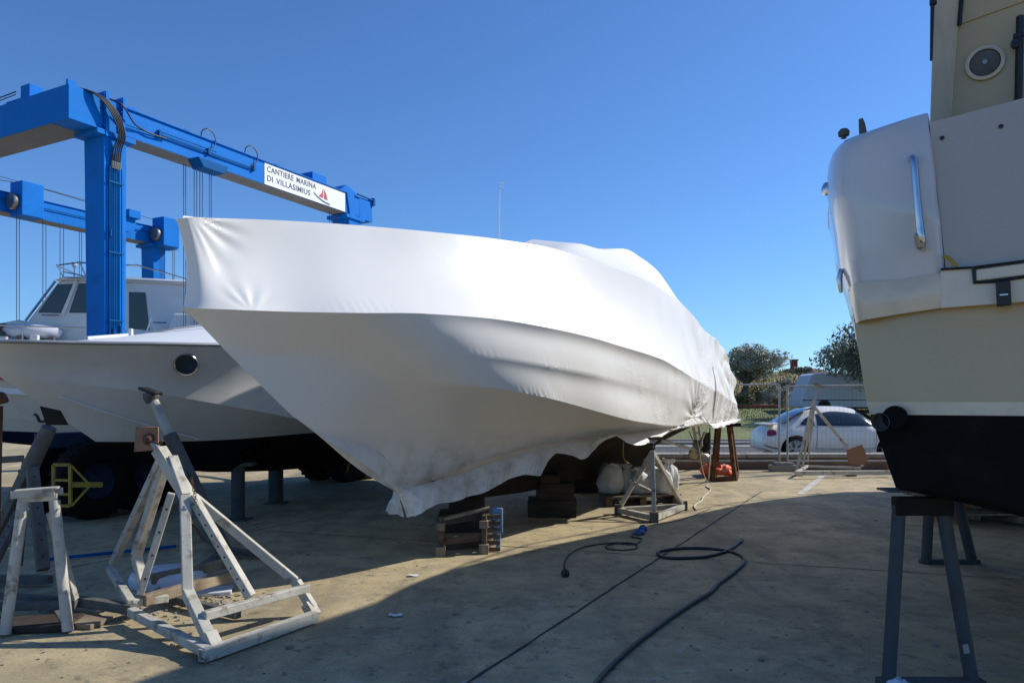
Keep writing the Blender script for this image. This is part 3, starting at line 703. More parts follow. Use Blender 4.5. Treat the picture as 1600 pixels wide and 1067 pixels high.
    # winch gear on top
    m = MB(); gbox(m,3.95,4.35,.15,.45,zb1+.02,zb1+.24); m.build('winch_housing', B, t, bevel=.01)
    m = MB(); m.poly([g(4.6,.05,zb1+.02),g(5.25,.05,zb1+.02),g(5.1,.05,zb1+.13),g(4.85,.05,zb1+.2)], .3, tuple(-vg)); m.build('winch_housing', B, t, bevel=.01)
    m = MB(); gbox(m,5.60,5.66,-.05,.1,zb1-.06,zb1+.1); m.tube([g(5.1,-.02,zb1+.06),g(5.62,-.02,zb1+.05)], .02, 8); m.build('end_stop', M['bluepipe'], t)
    m = MB(); gbox(m,-.78,-.6,1.3,1.75,5.91,6.03); m.box(g(-.69,1.25,6.09),(.2,.22,.2),RG); m.build('light_bracket', B, t, bevel=.005)
    m = MB(); gbox(m,-.92,-.80,.02,.06,5.84,5.98); m.build('lug', B, t)
    for w_ in (1.6,): 
        m = MB(); m.tube([g(-.86,1.35,6.08),g(-.9,3.4,6.0),g(-.9,6.2,5.98)], .009, 5); m.tube([g(-.86,1.35,6.04),g(-.92,3.4,5.93),g(-.92,6.2,5.95)], .007, 5); m.build('cable', M['cable'], t)
    # trolleys with ropes
    def trolley(s, w, side, ropes, zend):
        m = MB(); gbox(m,s-.12,s+.32,w-.42 if side<0 else w,w+.0 if side<0 else w+.42,zb0-.08,zb1+.22); tr = m.build('trolley', B, t, bevel=.015)
        m = MB(); m.lathe(g(s-.13,w-.2,zb0+.20), tuple(ug), [(.0001,0),(.16,0),(.17,-.06),(.15,-.10),(.0001,-.10)], 24); m.build('sheave', M['brass'], tr, smooth=50)
        for (rs, rw) in ropes:
            m = MB(); m.tube([g(s+rs,w+rw,zb0-.02),g(s+rs,w+rw,zend)], .007, 5); m.build('rope', M['rope'], tr)
    rp = [(-.1,-.2),(-.07,-.24),(.42,-.2),(.46,-.24),(.78,-.2),(.83,-.24),(1.2,-.2),(1.25,-.2)]
    trolley(1.75,SP-.38,-1,rp,1.9)
    trolley(5.0,SP-.38,-1,[(-.05,-.2),(0,-.2),(.3,-.2),(.35,-.2)],1.9)
    m = MB(); gbox(m,4.05,4.35,SP-.7,SP-.1,zb1+.03,zb1+.22); m.build('winch_housing', B, t, bevel=.01)
    m = MB(); m.lathe(g(4.1,SP-.5,zb0+.3), tuple(-vg), [(.0001,.1),(.2,.1),(.2,0)], 24); m.build('drum', B, t)
    m = MB(); m.tube([g(0,SP-.42,5.95),g(2,SP-.42,6.12),g(4.1,SP-.42,6.02)], .008, 5); m.tube([g(1.2,SP-.42,6.15),g(5.6,SP-.42,6.02)],.006,5); m.build('cable', M['cable'], t)
    m = MB(); m.tube([g(.5,SP-.41,5.70),g(5,SP-.41,5.71)], .01, 6); m.build('pipe', M['bluepipe'], t)
    # sheave block under near beam
    m = MB(); m.poly([g(1.0,.05,zb0),g(1.6,.05,zb0),g(1.52,.05,zb0-.14),g(1.1,.05,zb0-.14)], -.26, tuple(-vg)); bl = m.build('sheave_block', M['bluepipe'], t, bevel=.01)
    for rs in (1.04,1.08,1.24,1.29,1.35,1.40,1.54,1.58):
        m = MB(); m.tube([g(rs,.18,zb0-.05),g(rs,.18,1.5)], .006, 5); m.build('rope', M['rope'], bl)
    for rs in (4.5,4.56,4.65,4.7,4.8):
        m = MB(); m.tube([g(rs,.2,zb0-.02),g(rs,.2,1.5)], .006, 5); m.build('rope', M['rope'], bl)
    # slings under the boat
    for s in (1.5, 4.7):
        m = MB()
        rows = [[g(s-.1,w_,z),g(s+.1,w_,z)] for w_,z in ((.2,1.55),(1.3,1.0),(2.6,.72),(3.3,.68),(4.0,.72),(5.2,1.0),(6.2,1.9))]
        m.grid(rows); m.build('sling', M['hose'], t, solid=.015)
    # yellow ladder frame by the near wheel
    m = MB(); Yl = 9.0
    pts = [P(84,726,Yl), P(110,726,Yl), P(110,790,Yl), P(84,790,Yl)]
    for a_, b_ in ((0,1),(1,2),(2,3),(3,0)): m.bar(pts[a_], pts[b_], .035)
    for yy in (750,772): m.bar(P(84,yy,Yl), P(110,yy,Yl), .03)
    m.bar(P(112,728,Yl), P(140,757,Yl+.1), .025); m.bar(P(112,790,Yl), P(142,757,Yl+.1), .025); m.bar(P(110,757,Yl), P(160,757,Yl+.2), .06)
    m.build('ladder', M['yellow'], t)
    m = MB(); Yl = 14.6
    for q in ([(513,726),(513,738),(541,738),(545,724)],): m.tube([P(x,y,Yl) for x,y in q], .03, 6)
    m.build('wheel_guard', M['yellow'], t)
gantry()

# ------------------------------------------------------------------ hull helper
class Frame:
    def __init__(s, ang, origin=(0,0)):
        a = math.radians(ang); s.u = V((math.sin(a),math.cos(a),0)); s.n = V((math.cos(a),-math.sin(a),0)); s.o = V((*origin,0))
    def w(s, u, n, z): return s.o + s.u*u + s.n*n + V((0,0,z))
    def pix(s, px, py, n):      # bearing met with the vertical plane n
        k = (px-CX)/F; d = V((k,1,0)); Y = (n + s.o.dot(s.n))/(d.dot(s.n)); p = V((k*Y,Y,0)) - s.o
        return (p.dot(s.u), n, EYE-(py-HY)/F*Y)
def loft(fr_, curves, nt, subs, cn, prof=None):
    C = [smooth_curve(c, nt) for c in curves]; rows = []
    for b in range(len(C)-1):
        for k in range(subs[b] + (1 if b == len(C)-2 else 0)):
            s = k/subs[b]; r = C[b]*(1-s)+C[b+1]*s
            if prof: r = prof(b, s, r.copy(), C)
            rows.append(r)
    return rows

# ------------------------------------------------------------------ wrapped boat
fb = Frame(30); cn = -4.80
def white_boat():
    global SCP
    SCP = 1.45
    p = fb.pix
    t = thing('wrapped_boat', 'large motor boat sealed in white shrink wrap film, centre of the yard', 'boat', tuple(fb.w(9.5,cn,0)))
    K1 = [p(287,480,cn), p(312,482,-4.70), p(366,484,-4.57), p(450,487,-4.40), p(560,489,-4.10), p(660,490,-3.85), p(760,497,-3.6), p(870,515,-3.33), p(950,535,-3.2), p(1030,560,-3.16), p(1085,592,-3.24), p(1120,612,-3.32), p(1150,634,-3.5)]
    K2 = [p(360,556,cn), p(480,551,-4.6), p(570,549,-4.33), p(660,549,-3.96), p(760,557,-3.62), p(870,575,-3.33), p(945,590,-3.23), p(1030,612,-3.23), p(1100,634,-3.34), p(1150,644,-3.52)]
    K3 = [p(455,648,cn), p(550,618,-4.6), p(620,605,-4.4), p(690,600,-4.0), p(760,605,-3.69), p(870,625,-3.37), p(1000,659,-3.27), p(1060,664,-3.36), p(1110,654,-3.43), p(1150,650,-3.56)]
    Fo = [p(622,771,cn), p(680,755,-4.7), p(740,736,-4.58), p(800,714,-4.35), p(860,698,-4.1), p(950,684,-3.8), p(1010,676,-3.6), p(1060,670,-3.5), p(1112,664,-3.52), p(1150,657,-3.6)]
    R = [p(275,343,cn), p(292,340,-4.74), p(340,341,-4.70), p(450,345,-4.58), p(560,352,-4.38), p(660,361,-4.15), p(780,374,-3.85), p(865,388,-3.66), p(929,408,-3.52), p(1000,434,-3.45), p(1064,474,-3.48), p(1100,515,-3.45), p(1130,547,-3.5), p(1147,600,-3.6)]
    C1 = [(3.48,cn,2.97),(4.6,-4.7,3.04),(6,-4.55,3.09),(7.4,-4.4,3.14),(8.0,-4.25,3.3),(8.5,-4.2,3.57),(9,-4.2,3.73),(9.8,-4.2,3.80),(11,-4.2,3.99),(12,-4.2,3.92),(13,-4.15,3.58),(14,-4.15,3.22),(15,-4.2,2.88),(15.5,-4.3,2.1)]
    C2 = [(3.48,cn,2.97),(4.6,cn,3.08),(6,cn,3.14),(7.4,cn,3.2),(8.0,cn,3.4),(8.5,cn,3.68),(9,cn,3.84),(9.8,cn,3.86),(11,cn,4.06),(12,cn,4.0),(13,cn,3.7),(14,cn,3.3),(15,cn,2.95),(15.5,cn,2.15)]
    NT = 400
    sm = lambda x, a, b: max(0,min(1,(x-a)/(b-a)))**2*(3-2*max(0,min(1,(x-a)/(b-a))))
    curves = [Fo,K3,K2,K1,R,C1,C2]; subs = [26,14,14,34,12,6]
    ub, _, zb_ = fb.pix(1083,652,-3.38)
    RADS = [(3.46,2.97,.55,.017,15,(3,)),(3.86,2.29,.30,.010,9,(2,3)),(ub,zb_,1.1,.020,17,(0,1,2,3)),(5.25,2.0,.28,.008,7,(2,))]
    def prof(b, s, r, C):
        for i in range(NT):
            t_ = (i/(NT-1))**1.45; u_ = r[i,0]
            if b == 1: d_ = .02*sm(u_,5.2,7.2)*(1-sm(u_,8.2,10.5)); r[i,1] -= d_*math.sin(math.pi*s**2.4)**1.0*1.0 - d_*.22*math.sin(math.pi*s)
            if b == 2: d_ = .022*sm(u_,4.7,6.4)*(1-sm(u_,9.5,12)); r[i,1] -= d_*math.sin(math.pi*s**2.6)
            if b == 0 and s < .12: r[i,1] -= .06*(1-s/.12)*min(1,i/14)
            if b == 0: r[i,1] -= .10*math.sin(math.pi*s)*sm(u_,4.6,5.6)*(1-sm(u_,9,12)) ; r[i,1] += .05*math.sin(math.pi*s)*(1-sm(u_,4.6,5.6))*sm(t_,0,.06)
            if b == 3:
                r[i,1] -= .07*math.sin(math.pi*s)*sm(t_,0,.035)*(1-.5*sm(u_,9,13))
                r[i,0] += .06*math.sin(math.pi*s)**.7*(1-sm(t_,0,.035))
            if b == 4:
                r[i,2] -= .05*math.sin(math.pi*s)
            # folds of the film
            w = fr(1,u_*.9,r[i,2]*1.1)*.014
            if u_ > 8: w += fr(2,u_*2.2,r[i,2]*1.5)*.02*sm(u_,8,11)
            if u_ > 11.5 and b <= 5: w += abs(fr(3,u_*2.2,r[i,2]*2.0))*.10*sm(u_,11.5,14) 
            for (cu,cz,rad,amp,nf,bb) in RADS:
                if b in bb:
                    du = u_-cu; dz = r[i,2]-cz; dd = math.hypot(du,dz)
                    if dd < rad: th = math.atan2(dz,du); k_ = dd/rad; w += amp*math.sin(th*nf+2.5*fr(nf,th*2))*min(1,dd/.14)*(1-k_)**1.3
            # puckers near ridges
            if b in (1,2,3) and s < .2 and s > 0: w += math.sin(u_*95+4*fr(7,u_*6))*.007*(1-s/.2)*max(0,fr(8+b,u_*1.1)+.12)*2.2*sm(u_,4.2,5)
            r[i,1] += w*sm(t_,0,.04)
        return r
    rows = loft(fb, curves, NT, subs, cn, prof)
    # skirt: ragged free edge
    edge = [(634,806),(648,800),(662,794),(690,788),(720,778),(755,764),(790,748),(815,741),(838,740),(848,720),(862,708),(884,709),(905,716),(916,708),(919,694),(935,684),(950,679),(965,686),(985,695),(1010,693),(1030,684),(1042,672),(1062,664),(1080,652),(1092,650),(1104,662),(1118,668),(1135,663),(1150,657)]
    fo = smooth_curve(Fo, NT); 
    ed = smooth_curve(edge, NT)
    # match edge to fold by bearing
    def bearing(r): q = fb.w(r[0],r[1],r[2]); return CX+F*q.x/q.y
    fx = np.array([bearing(r) for r in fo])
    sk = []
    for i in range(NT):
        ex, ey = ed[i]; j = int(np.argmin(abs(fx-max(ex,623)))); n_ = fo[j,1] + .10 + .05*fr(5,i*.05)
        if ex < 640: n_ = cn+.005+.1*(i/40)
        sk.append(fb.pix(ex, ey, min(n_,-3.36)))
    sk = smooth_curve(sk, NT)
    for i in range(NT):
        sk[i,2] += .014*fr(4,sk[i,0]*7); sk[i,1] += .03*fr(9,sk[i,0]*4)
    srows = []
    for k in range(17):
        s = k/16; r = sk*(1-s)+fo*s
        for i in range(NT):
            q_ = min(1,i/14); r[i,1] += (.035+.10*(1-math.exp(-(1-s)*10)))*(.35+.65*s)*q_; r[i,2] += .035*s*s*q_ + .035*fr(12,r[i,0]*3,s*2)*(1-s); r[i,2] += .02*fr(14,r[i,0]*4,s*3)*(1-s)
            
        srows.append(r)
    m = MB(); 
    allr = [[fb.w(*q) for q in r] for r in srows] + [[fb.w(*q) for q in r] for r in rows]
    port = [[fb.w(q[0], 2*cn-q[1], q[2]) for q in r] for r in srows+rows]
    ns = len(srows)
    m.grid(allr[:ns]); m.grid(port[:ns], flip=True); m.grid(allr[ns:]); m.grid(port[ns:], flip=True)
    SCP = 1.0
    # stern cap
    N_ = len(allr); ca = []
    for i in range(len(srows)-1, N_):
        a, b_ = allr[i][-1], port[i][-1]; row = []
        for k in range(15):
            s = k/14; q = a.lerp(b_, s) + fb.u*(.15*math.sin(math.pi*s)+.05*fr(6,i*.2,k*.5)*math.sin(math.pi*s)); row.append(q)
        ca.append(row)
    m.grid(ca)
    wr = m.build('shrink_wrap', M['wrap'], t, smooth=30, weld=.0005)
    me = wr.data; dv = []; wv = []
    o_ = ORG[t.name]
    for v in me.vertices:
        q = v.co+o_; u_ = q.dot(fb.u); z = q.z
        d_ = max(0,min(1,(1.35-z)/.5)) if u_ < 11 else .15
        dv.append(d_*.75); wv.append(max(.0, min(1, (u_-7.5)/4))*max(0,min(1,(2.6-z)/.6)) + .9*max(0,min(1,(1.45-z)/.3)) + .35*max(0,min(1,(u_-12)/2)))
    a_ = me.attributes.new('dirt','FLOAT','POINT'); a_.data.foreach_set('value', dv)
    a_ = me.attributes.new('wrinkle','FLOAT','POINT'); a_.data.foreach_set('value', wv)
    # tape seam near the stern
    m = MB(); sp = [fb.w(*[float(x) for x in r[int(NT*.858)]]) for r in rows[6:70]]; m.tube([q+fb.n*.006 for q in sp], .007, 5); m.build('tie_cord', M['sack'], wr)
    # dark hull beneath
    def keelz(u): return np.interp(u, [5.9,6.4,7.2,8.5,13,15.2], [.66,.58,.50,.44,.44,.95])
    m = MB(); rws = []
    fo2 = [r for r in fo]; n = 60
    for i in range(n):
        r = fo2[int(i*(NT-1)/(n-1))]; r = (r[0]+.35*(1-i/n), min(r[1]-.07,-3.5) if r[1] > cn+.09 else cn+.01, r[2]+.14)
        ku = max(r[0],6.5); kz = float(keelz(ku)); row = []
        for k in range(9):
            s = k/8; nn = r[1]+(cn+.06-r[1])*s; dead = (r[2]-.12-.42)*.55
            zz = r[2]+(float(np.interp(s,[0,.15,.8,1],[0,.16,.75,1])))*(kz+.16-r[2]); row.append((r[0]+(ku-r[0])*s,nn,zz))
        rws.append(row)
    m.grid([[fb.w(*q) for q in r] for r in rws]); m.grid([[fb.w(q[0],2*cn-q[1],q[2]) for q in r] for r in rws], flip=True)
    m.build('hull', M['antibrown'], t, smooth=60)
    m = MB(); pts = [(6.9,.56),(7.4,.45),(8.5,.40),(13.2,.40),(13.8,.7),(13.8,.95),(7.0,.95)]
    m.poly([fb.w(u,cn+.06,z) for u,z in pts], .12, tuple(fb.n)); m.build('keel', M['antibrown'], t, bevel=.02)
    for sg in (.9,-.9):
        m = MB(); c = fb.w(13.9,cn+sg,.66); m.tube([fb.w(11.6,cn+sg,.98),c+fb.u*.05], .025, 8); m.build('propeller_shaft', M['brass'], t, smooth=60)
        m = MB(); m.bar(fb.w(13.75,cn+sg,.68), fb.w(13.7,cn+sg-.15,1.05), .05, .02); m.bar(fb.w(13.75,cn+sg,.68), fb.w(13.7,cn+sg+.15,1.05), .05, .02); m.build('shaft_bracket', M['brass'], t)
        m = MB(); m.lathe(c, tuple(fb.u), [(.001,-.08),(.05,-.06),(.055,.06),(.03,.14),(.001,.16)], 14)
        for k in range(4):
            a = 2*math.pi*k/4+.5; rad = V((0,0,math.sin(a)))+fb.n*math.cos(a); tan = V((0,0,math.cos(a)))-fb.n*math.sin(a)
            rw = []
            for i in range(7):
                s = i/6; w_ = .13*math.sin(math.pi*min(.93,s*.85+.12)); tw = .9-.5*s; dd = tan*math.cos(tw)+fb.u*math.sin(tw)
                rw.append([c+rad*(.04+.20*s)+dd*(w_*x) for x in (-1,-.5,0,.5,1)])
            m.grid(rw)
        m.build('propeller', M['brass'], t, smooth=60, solid=.008)
        m = MB(); m.poly([fb.w(u,cn+sg+.02,z) for u,z in [(14.15,1.0),(14.6,1.0),(14.65,.5),(14.35,.42),(14.2,.55)]], .04, tuple(fb.n)); m.build('rudder', M['antibrown'], t, bevel=.01)
    # antenna
    m = MB(); a0 = fb.w(*fb.pix(779,376,cn)); a0.z = 3.15; a1 = fb.w(*fb.pix(781,286,cn)); m.tube([a0,a1], [.014,.007], 6)
    m.tube([a1+V((-.01,0,0)),a1+V((.05,0,.0))], .008, 5); m.tube([a1+V((0,0,-.05)),a1+V((.045,0,-.05))], .006, 5); m.build('antenna', M['plastic'], t)
    return t
white_boat()

# ------------------------------------------------------------------ grey hulled boat at left
def grey_boat():
    f = Frame(30); c = -8.3; p = f.pix
    t = thing('grey_motor_boat', 'pale grey boat with one round porthole and black bottom, left of the wrapped boat', 'boat', tuple(f.w(8,c,0)))
    Gn = [p(-80,530,c), p(-40,533,-8.12), p(0,535,-7.95), p(60,536,-7.75), p(165,538,-7.5), p(260,539,-7.25), p(370,541,-7.08), (7.5,-7.02,2.32), (10,-7.0,2.3), (12.6,-7.1,2.26)]
    Kc = [p(-12,581,c), p(60,591,-8.06), p(100,597,-7.97), p(225,612,-7.68), p(390,640,-7.4), p(520,662,-7.27), (10,-7.18,1.2), (12.6,-7.25,1.18)]
    Bt = [p(150,690,c), p(230,690,-8.08), p(330,688,-7.88), p(510,675,-7.58), (10,-7.45,1.1), (12.6,-7.5,1.1)]
    Kl = [p(150,690,c), (5.4,c,.9), (6.5,c,.67), (8,c,.6), (12.6,c,.6)]
    NT = 90
    def prof(b, s, r, C):
        for i in range(NT):
            t_ = min(1,i/8)
            if b == 1: r[i,1] -= .07*math.sin(math.pi*s)*t_
            if b == 0: r[i,1] += .03*math.sin(math.pi*s)*t_
        return r
    rows = loft(f, [Bt,Kc,Gn], NT, [10,14], c, prof)
    m = MB()
    m.grid([[f.w(*q) for q in r] for r in rows]); m.grid([[f.w(q[0],2*c-q[1],q[2]) for q in r] for r in rows], flip=True)
    tr = [[f.w(*r[-1]).lerp(f.w(r[-1][0],2*c-r[-1][1],r[-1][2]), k/6) for k in range(7)] for r in rows]; m.grid(tr)
    m.build('hull', M['gelgrey'], t, smooth=14, weld=True)
    rows = loft(f, [Kl,Bt], NT, [10], c, lambda b,s,r,C: r + np.c_[np.zeros(NT), np.full(NT,.10*math.sin(math.pi*s)), np.zeros(NT)]*np.minimum(1,np.arange(NT)/12)[:,None])
    m = MB(); m.grid([[f.w(*q) for q in r] for r in rows]); m.grid([[f.w(q[0],2*c-q[1],q[2]) for q in r] for r in rows], flip=True)
    tr = [[f.w(*r[-1]).lerp(f.w(r[-1][0],2*c-r[-1][1],r[-1][2]), k/6) for k in range(7)] for r in rows]; m.grid(tr)
    m.build('bottom', M['anti'], t, smooth=40, weld=True)
    # deck
    G_ = smooth_curve(Gn, NT); crown = lambda u: float(np.interp(u,[3.4,4.3,5.0,6.0,7.0,9,12.6],[2.16,2.20,2.30,2.50,2.70,2.8,2.5]))
    rws = []
    for k in range(9):
        s = k/8; row = []
        for i in range(NT):
            u_, n_, z_ = G_[i]; cz = crown(u_); row.append(f.w(u_, n_+(c-n_)*s, z_+.03+(cz-z_)*(max(0,(s-.1)/.9)**.75)))
        rws.append(row)
    m = MB(); m.grid(rws)
    prt = []
    for r in rws:
        prt.append([q - f.n*(2*((q-f.w(0,c,0)).dot(f.n))) for q in r])
    m.grid(prt, flip=True); m.build('deck', M['deckw'], t, smooth=60, weld=True)
    for sg in (0,1):
        m = MB(); pts = [f.w(q[0], q[1]+.012 if not sg else 2*c-q[1]-.012, q[2]+.012) for q in G_]; m.tube(pts, .02, 8); rr = m.build('rub_rail', M['galv'], t, smooth=60)
    # spray rail
    Sp = smooth_curve([p(160,650,-8.15), p(230,668,-8.0), p(300,684,-7.85)], 20)
    m = MB(); Sp = smooth_curve([p(95,620,-8.08), p(200,655,-7.93), p(310,686,-7.79)], 24); m.tube([f.w(q[0],q[1]-.005,q[2]) for q in Sp], .012, 6); m.build('spray_rail', M['gelgrey'], t, smooth=60)
    # porthole
    q = f.w(*p(291,568,-7.32)); nn = (f.n*1.0+V((-.35,-.30,-.28))).normalized()
    nn = V((.35,-.86,-.36)).normalized(); q += nn*.03
    m = MB(); m.lathe(q, tuple(nn), [(.112,-.03),(.128,-.01),(.134,.012),(.125,.022),(.113,.018),(.110,-.0)], 36); pr = m.build('porthole', M['chrome'], t, smooth=60)
    m = MB(); m.lathe(q, tuple(nn), [(.0001,.004),(.112,.004),(.112,-.05)], 36); m.build('glass', M['glass'], pr, smooth=30)
    # handrail and cleats on deck
    m = MB(); m.bar(P(137,528,8.35), P(203,523,8.9), .02, .035); m.build('grab_rail', M['deckw'], t)
    m = MB(); m.box(P(204,520,8.9), (.05,.05,.1)); m.build('cleat', M['deckw'], t, bevel=.01)
    m = MB(); m.tube([P(215,524,8.9),P(270,514,9.1),P(335,506,9.5)], .012, 6); m.build('toe_rail', M['galv'], t)
    # propeller gear not seen; props under the keel
    return t
grey_boat()
f30 = Frame(30)
def prop(px, py, z1, r, label):
    q = G(px,py); t = thing('support_post', label, 'boat prop', tuple(q))
    m = MB(); m.tube([q+V((0,0,.02)), V((q.x,q.y,z1))], r, 14); m.build('post', M['standblue'], t, smooth=60)
    m = MB(); m.box(q+V((0,0,.01)), (.3,.3,.02)); m.build('foot', M['standblue'], t); m = MB(); m.box(V((q.x,q.y,z1+.02)), (.45,.22,.05)); m.build('head', M['standd'], t)
prop(372,812,.74,.09,'thin round steel post under the keel of the grey boat, nearer of two')
prop(431,786,.70,.115,'thick round steel post under the grey boat, further from the camera')

# ------------------------------------------------------------------ cabin boat in the hoist
def cabin_boat():
    c = -3.25; f = Frame(78); q0 = P(40,505,12.0); f.o = V((q0.x,q0.y,0)) + f.u*.45 + f.n*2.2; RB = Matrix((f.u,-f.n,V((0,0,1)))).transposed()
    t = thing('cabin_boat', 'white cabin cruiser with dark windows and red stripe behind the leg of the blue hoist', 'boat', tuple(f.w(2,c,0)))
    W = f.w
    Gn = [(-4.2,c,2.75),(-3.4,-2.7,2.68),(-2.4,-2.2,2.62),(-1.2,-1.85,2.56),(0,-1.7,2.52),(2,-1.62,2.48),(4.5,-1.7,2.42),(6.5,-1.8,2.4)]
    Ka = [(-3.6,c,2.1),(-2.8,-2.85,2.0),(-1.5,-2.4,1.9),(0,-2.05,1.8),(2,-1.9,1.7),(4.5,-1.9,1.65),(6.5,-1.95,1.6)]
    Kb = [(-2.9,c,1.5),(-2.0,-2.95,1.42),(-1,-2.65,1.35),(0,-2.4,1.25),(2,-2.15,1.15),(4.5,-2.1,1.1),(6.5,-2.1,1.1)]
    Kc = [(-2.4,c,1.2),(-1.4,-3.0,1.12),(0,-2.6,1.08),(2,-2.25,1.05),(4.5,-2.2,1.02),(6.5,-2.2,1.0)]
    Kl = [(-2.4,c,1.2),(-1.4,c,.92),(0,c,.78),(2,c,.72),(4.5,c,.72),(6.5,c,.72)]
    NT = 50
    def mk(name, cs, subs, material, sm_=35):
        rows = loft(f, cs, NT, subs, c); m = MB(); m.grid([[W(*q) for q in r] for r in rows]); m.grid([[W(q[0],2*c-q[1],q[2]) for q in r] for r in rows], flip=True)
        m.grid([[W(*r[-1]).lerp(W(r[-1][0],2*c-r[-1][1],r[-1][2]), k/6) for k in range(7)] for r in rows]); return m.build(name, material, t, smooth=sm_, weld=True)
    h = mk('hull', [Kb,Ka,Gn], [8,8], M['gel']); mk('hull_lower', [Kc,Kb], [3], M['gelgrey']); mk('bottom', [Kl,Kc], [6], M['antiblue'])
    for nm, off, hh, mt in (('stripe', .16, .05, M['red']), ('stripe', -.08, .05, M['plastic'])):
        K = smooth_curve(Ka, 40); K2_ = smooth_curve(Gn if off > 0 else Kb, 40); m = MB(); fq = abs(off)/.7
        rws = [[W(*(K[i]*(1-fq)+K2_[i]*fq + np.array([0,.03,z_]))) for i in range(40)] for z_ in (-hh,hh)]; m.grid(rws); m.build(nm, mt, h)
    # deck
    G_ = smooth_curve(Gn, NT); m = MB()
    m.grid([[W(q[0], q[1]+(c-q[1])*s, q[2]+.02+.12*math.sin(math.pi/2*s)) for q in G_] for s in (0,.25,.5,.75,1)])
    m.grid([[W(q[0], 2*c-(q[1]+(c-q[1])*s), q[2]+.02+.12*math.sin(math.pi/2*s)) for q in G_] for s in (0,.25,.5,.75,1)], flip=True); m.build('deck', M['deckw'], t, smooth=60, weld=True)
    # cabin: lower house and raised wheelhouse
    n0 = -2.2; nf = 2*c-n0
    def prism(name, prof, a, b, material, parent=t, bev=.03):
        m = MB(); m.poly([W(u,a,z) for u,z in prof], abs(a-b), tuple(f.n)); return m.build(name, material, parent, bevel=bev, smooth=30)
    z0 = 2.5
    cabp = [(-.75,z0),(-.45,2.88),(.03,3.58),(.2,3.62),(1.2,3.62),(2.75,3.58),(2.8,3.5),(2.8,z0)]
    cab = prism('cabin', cabp, n0, nf, M['gel'])
    prism('foredeck_house', [(-2.0,z0),(-1.7,2.70),(-.6,2.95),(-.45,2.92),(-.4,z0)], n0-.1, nf+.1, M['gel'])
    prism('roof', [(-.02,3.59),(.12,3.66),(1.2,3.68),(2.9,3.64),(2.9,3.58),(.3,3.61)], n0+.06, nf-.06, M['gel'])
    # side windows
    def win(prof, nn=n0, nm='window'):
        m = MB(); m.poly([W(u,nn+.012,z) for u,z in prof], .02, tuple(f.n)); return m.build(nm, M['glass'], cab, bevel=.01)
    win([(-.27,3.06),(.07,3.06),(.26,3.55),(.02,3.53)]); win([(.19,3.07),(.85,3.08),(.85,3.56),(.34,3.56)])
    win([(1.1,2.83),(1.42,2.80),(1.36,3.44),(1.1,3.44)])
    # windscreen panes on the sloped front
    a = V((0,0,0)); 
    for k in range(3):
        na = n0-.1-k*.67; nb = na-.58
        def fp(s): u = -.45+.48*s; z = 2.88+.70*s; return u, z
        (u0,z0_),(u1,z1_) = fp(.15), fp(.9)
        d_ = -ug*.012+V((0,0,.008)); m = MB(); m.poly([W(u0,na,z0_)+d_,W(u0,nb,z0_)+d_,W(u1,nb,z1_)+d_,W(u1,na,z1_)+d_], .015, tuple((-ug*.79+V((0,0,.61))))); m.build('window', M['glass'], cab)
    for u in (.34,):
        m = MB(); m.bar(W(.10,n0+.02,3.02), W(.31,n0+.02,3.60), .05, .03, f.n); m.build('pillar', M['gel'], cab, bevel=.008)
    m = MB(); m.tube([W(-.44,n0+.03,2.92),W(.0,n0+.03,3.58)], .02, 6); m.tube([W(-.2,n0+.05,3.02),W(.06,n0+.05,3.02)], .01, 5); m.build('trim', M['chrome'], cab)
    # roof rail and mast light
    m = MB(); rl = [W(.08,n0-.1,3.66),W(-.03,n0-.1,3.86),W(.30,n0-.1,3.92),W(1.2,n0-.1,3.90)]
    m.tube(rl, .014, 6); m.tube([W(.42,n0-.1,3.68),W(.32,n0-.1,3.92)], .012, 6); m.tube([W(.06,n0-.1,3.76),W(.42,n0-.1,3.69)], .01, 5); m.tube([W(.08,nf,3.66),W(-.03,nf,3.86),W(.30,nf,3.92)], .014, 6); m.tube([W(-.03,n0-.1,3.86),W(-.03,nf,3.86)], .012, 6)
    m.tube([W(1.2,n0,3.90),W(1.6,n0,3.80),W(2.1,n0,3.66),W(2.12,n0,3.0)], .014, 6); m.tube([W(1.8,n0,3.74),W(1.8,n0,3.62)],.012,6); m.build('roof_rail', M['chrome'], t, smooth=60)
    m = MB(); q = W(.22,n0-.15,3.64); m.tube([q,q+V((0,0,.22))], .013, 6); m.lathe(q+V((0,0,.2)), (0,0,1), [(.001,0),(.035,.01),(.04,.05),(.03,.09),(.001,.1)], 10); m.build('mast_light', M['plastic'], t, smooth=50)
    # deck rail, winch
    m = MB(); zr = 2.86
    m.tube([W(-3.3,-2.65,zr+.05),W(-2.3,-2.2,zr),W(-1.2,-1.9,zr-.04),W(.6,-1.72,zr-.08),W(1.2,-1.7,zr-.12)], .014, 6)
    for u in (-2.6,-1.3,-.35,.8): m.tube([W(u,float(np.interp(u,[-4,-2.4,-1.2,2],[-3,-2.2,-1.85,-1.64]))-.03,2.5),W(u,float(np.interp(u,[-4,-2.4,-1.2,2],[-3,-2.2,-1.85,-1.64]))-.03,2.83)], .012, 6)
    m.build('deck_rail', M['chrome'], t, smooth=60)
    m = MB(); q = W(-.75,-2.0,2.58); m.lathe(q,(0,0,1),[(.001,0),(.13,0),(.12,.14),(.08,.16),(.09,.26),(.1,.27),(.001,.28)],16); m.build('windlass', M['standd'], t, smooth=40)
    m = MB(); m.lathe(W(-.35,-2.05,2.74),tuple(f.u),[(.001,-.4),(.1,-.35),(.13,0),(.1,.45),(.001,.5)],14); m.build('fender', M['plastic'], t, smooth=60)
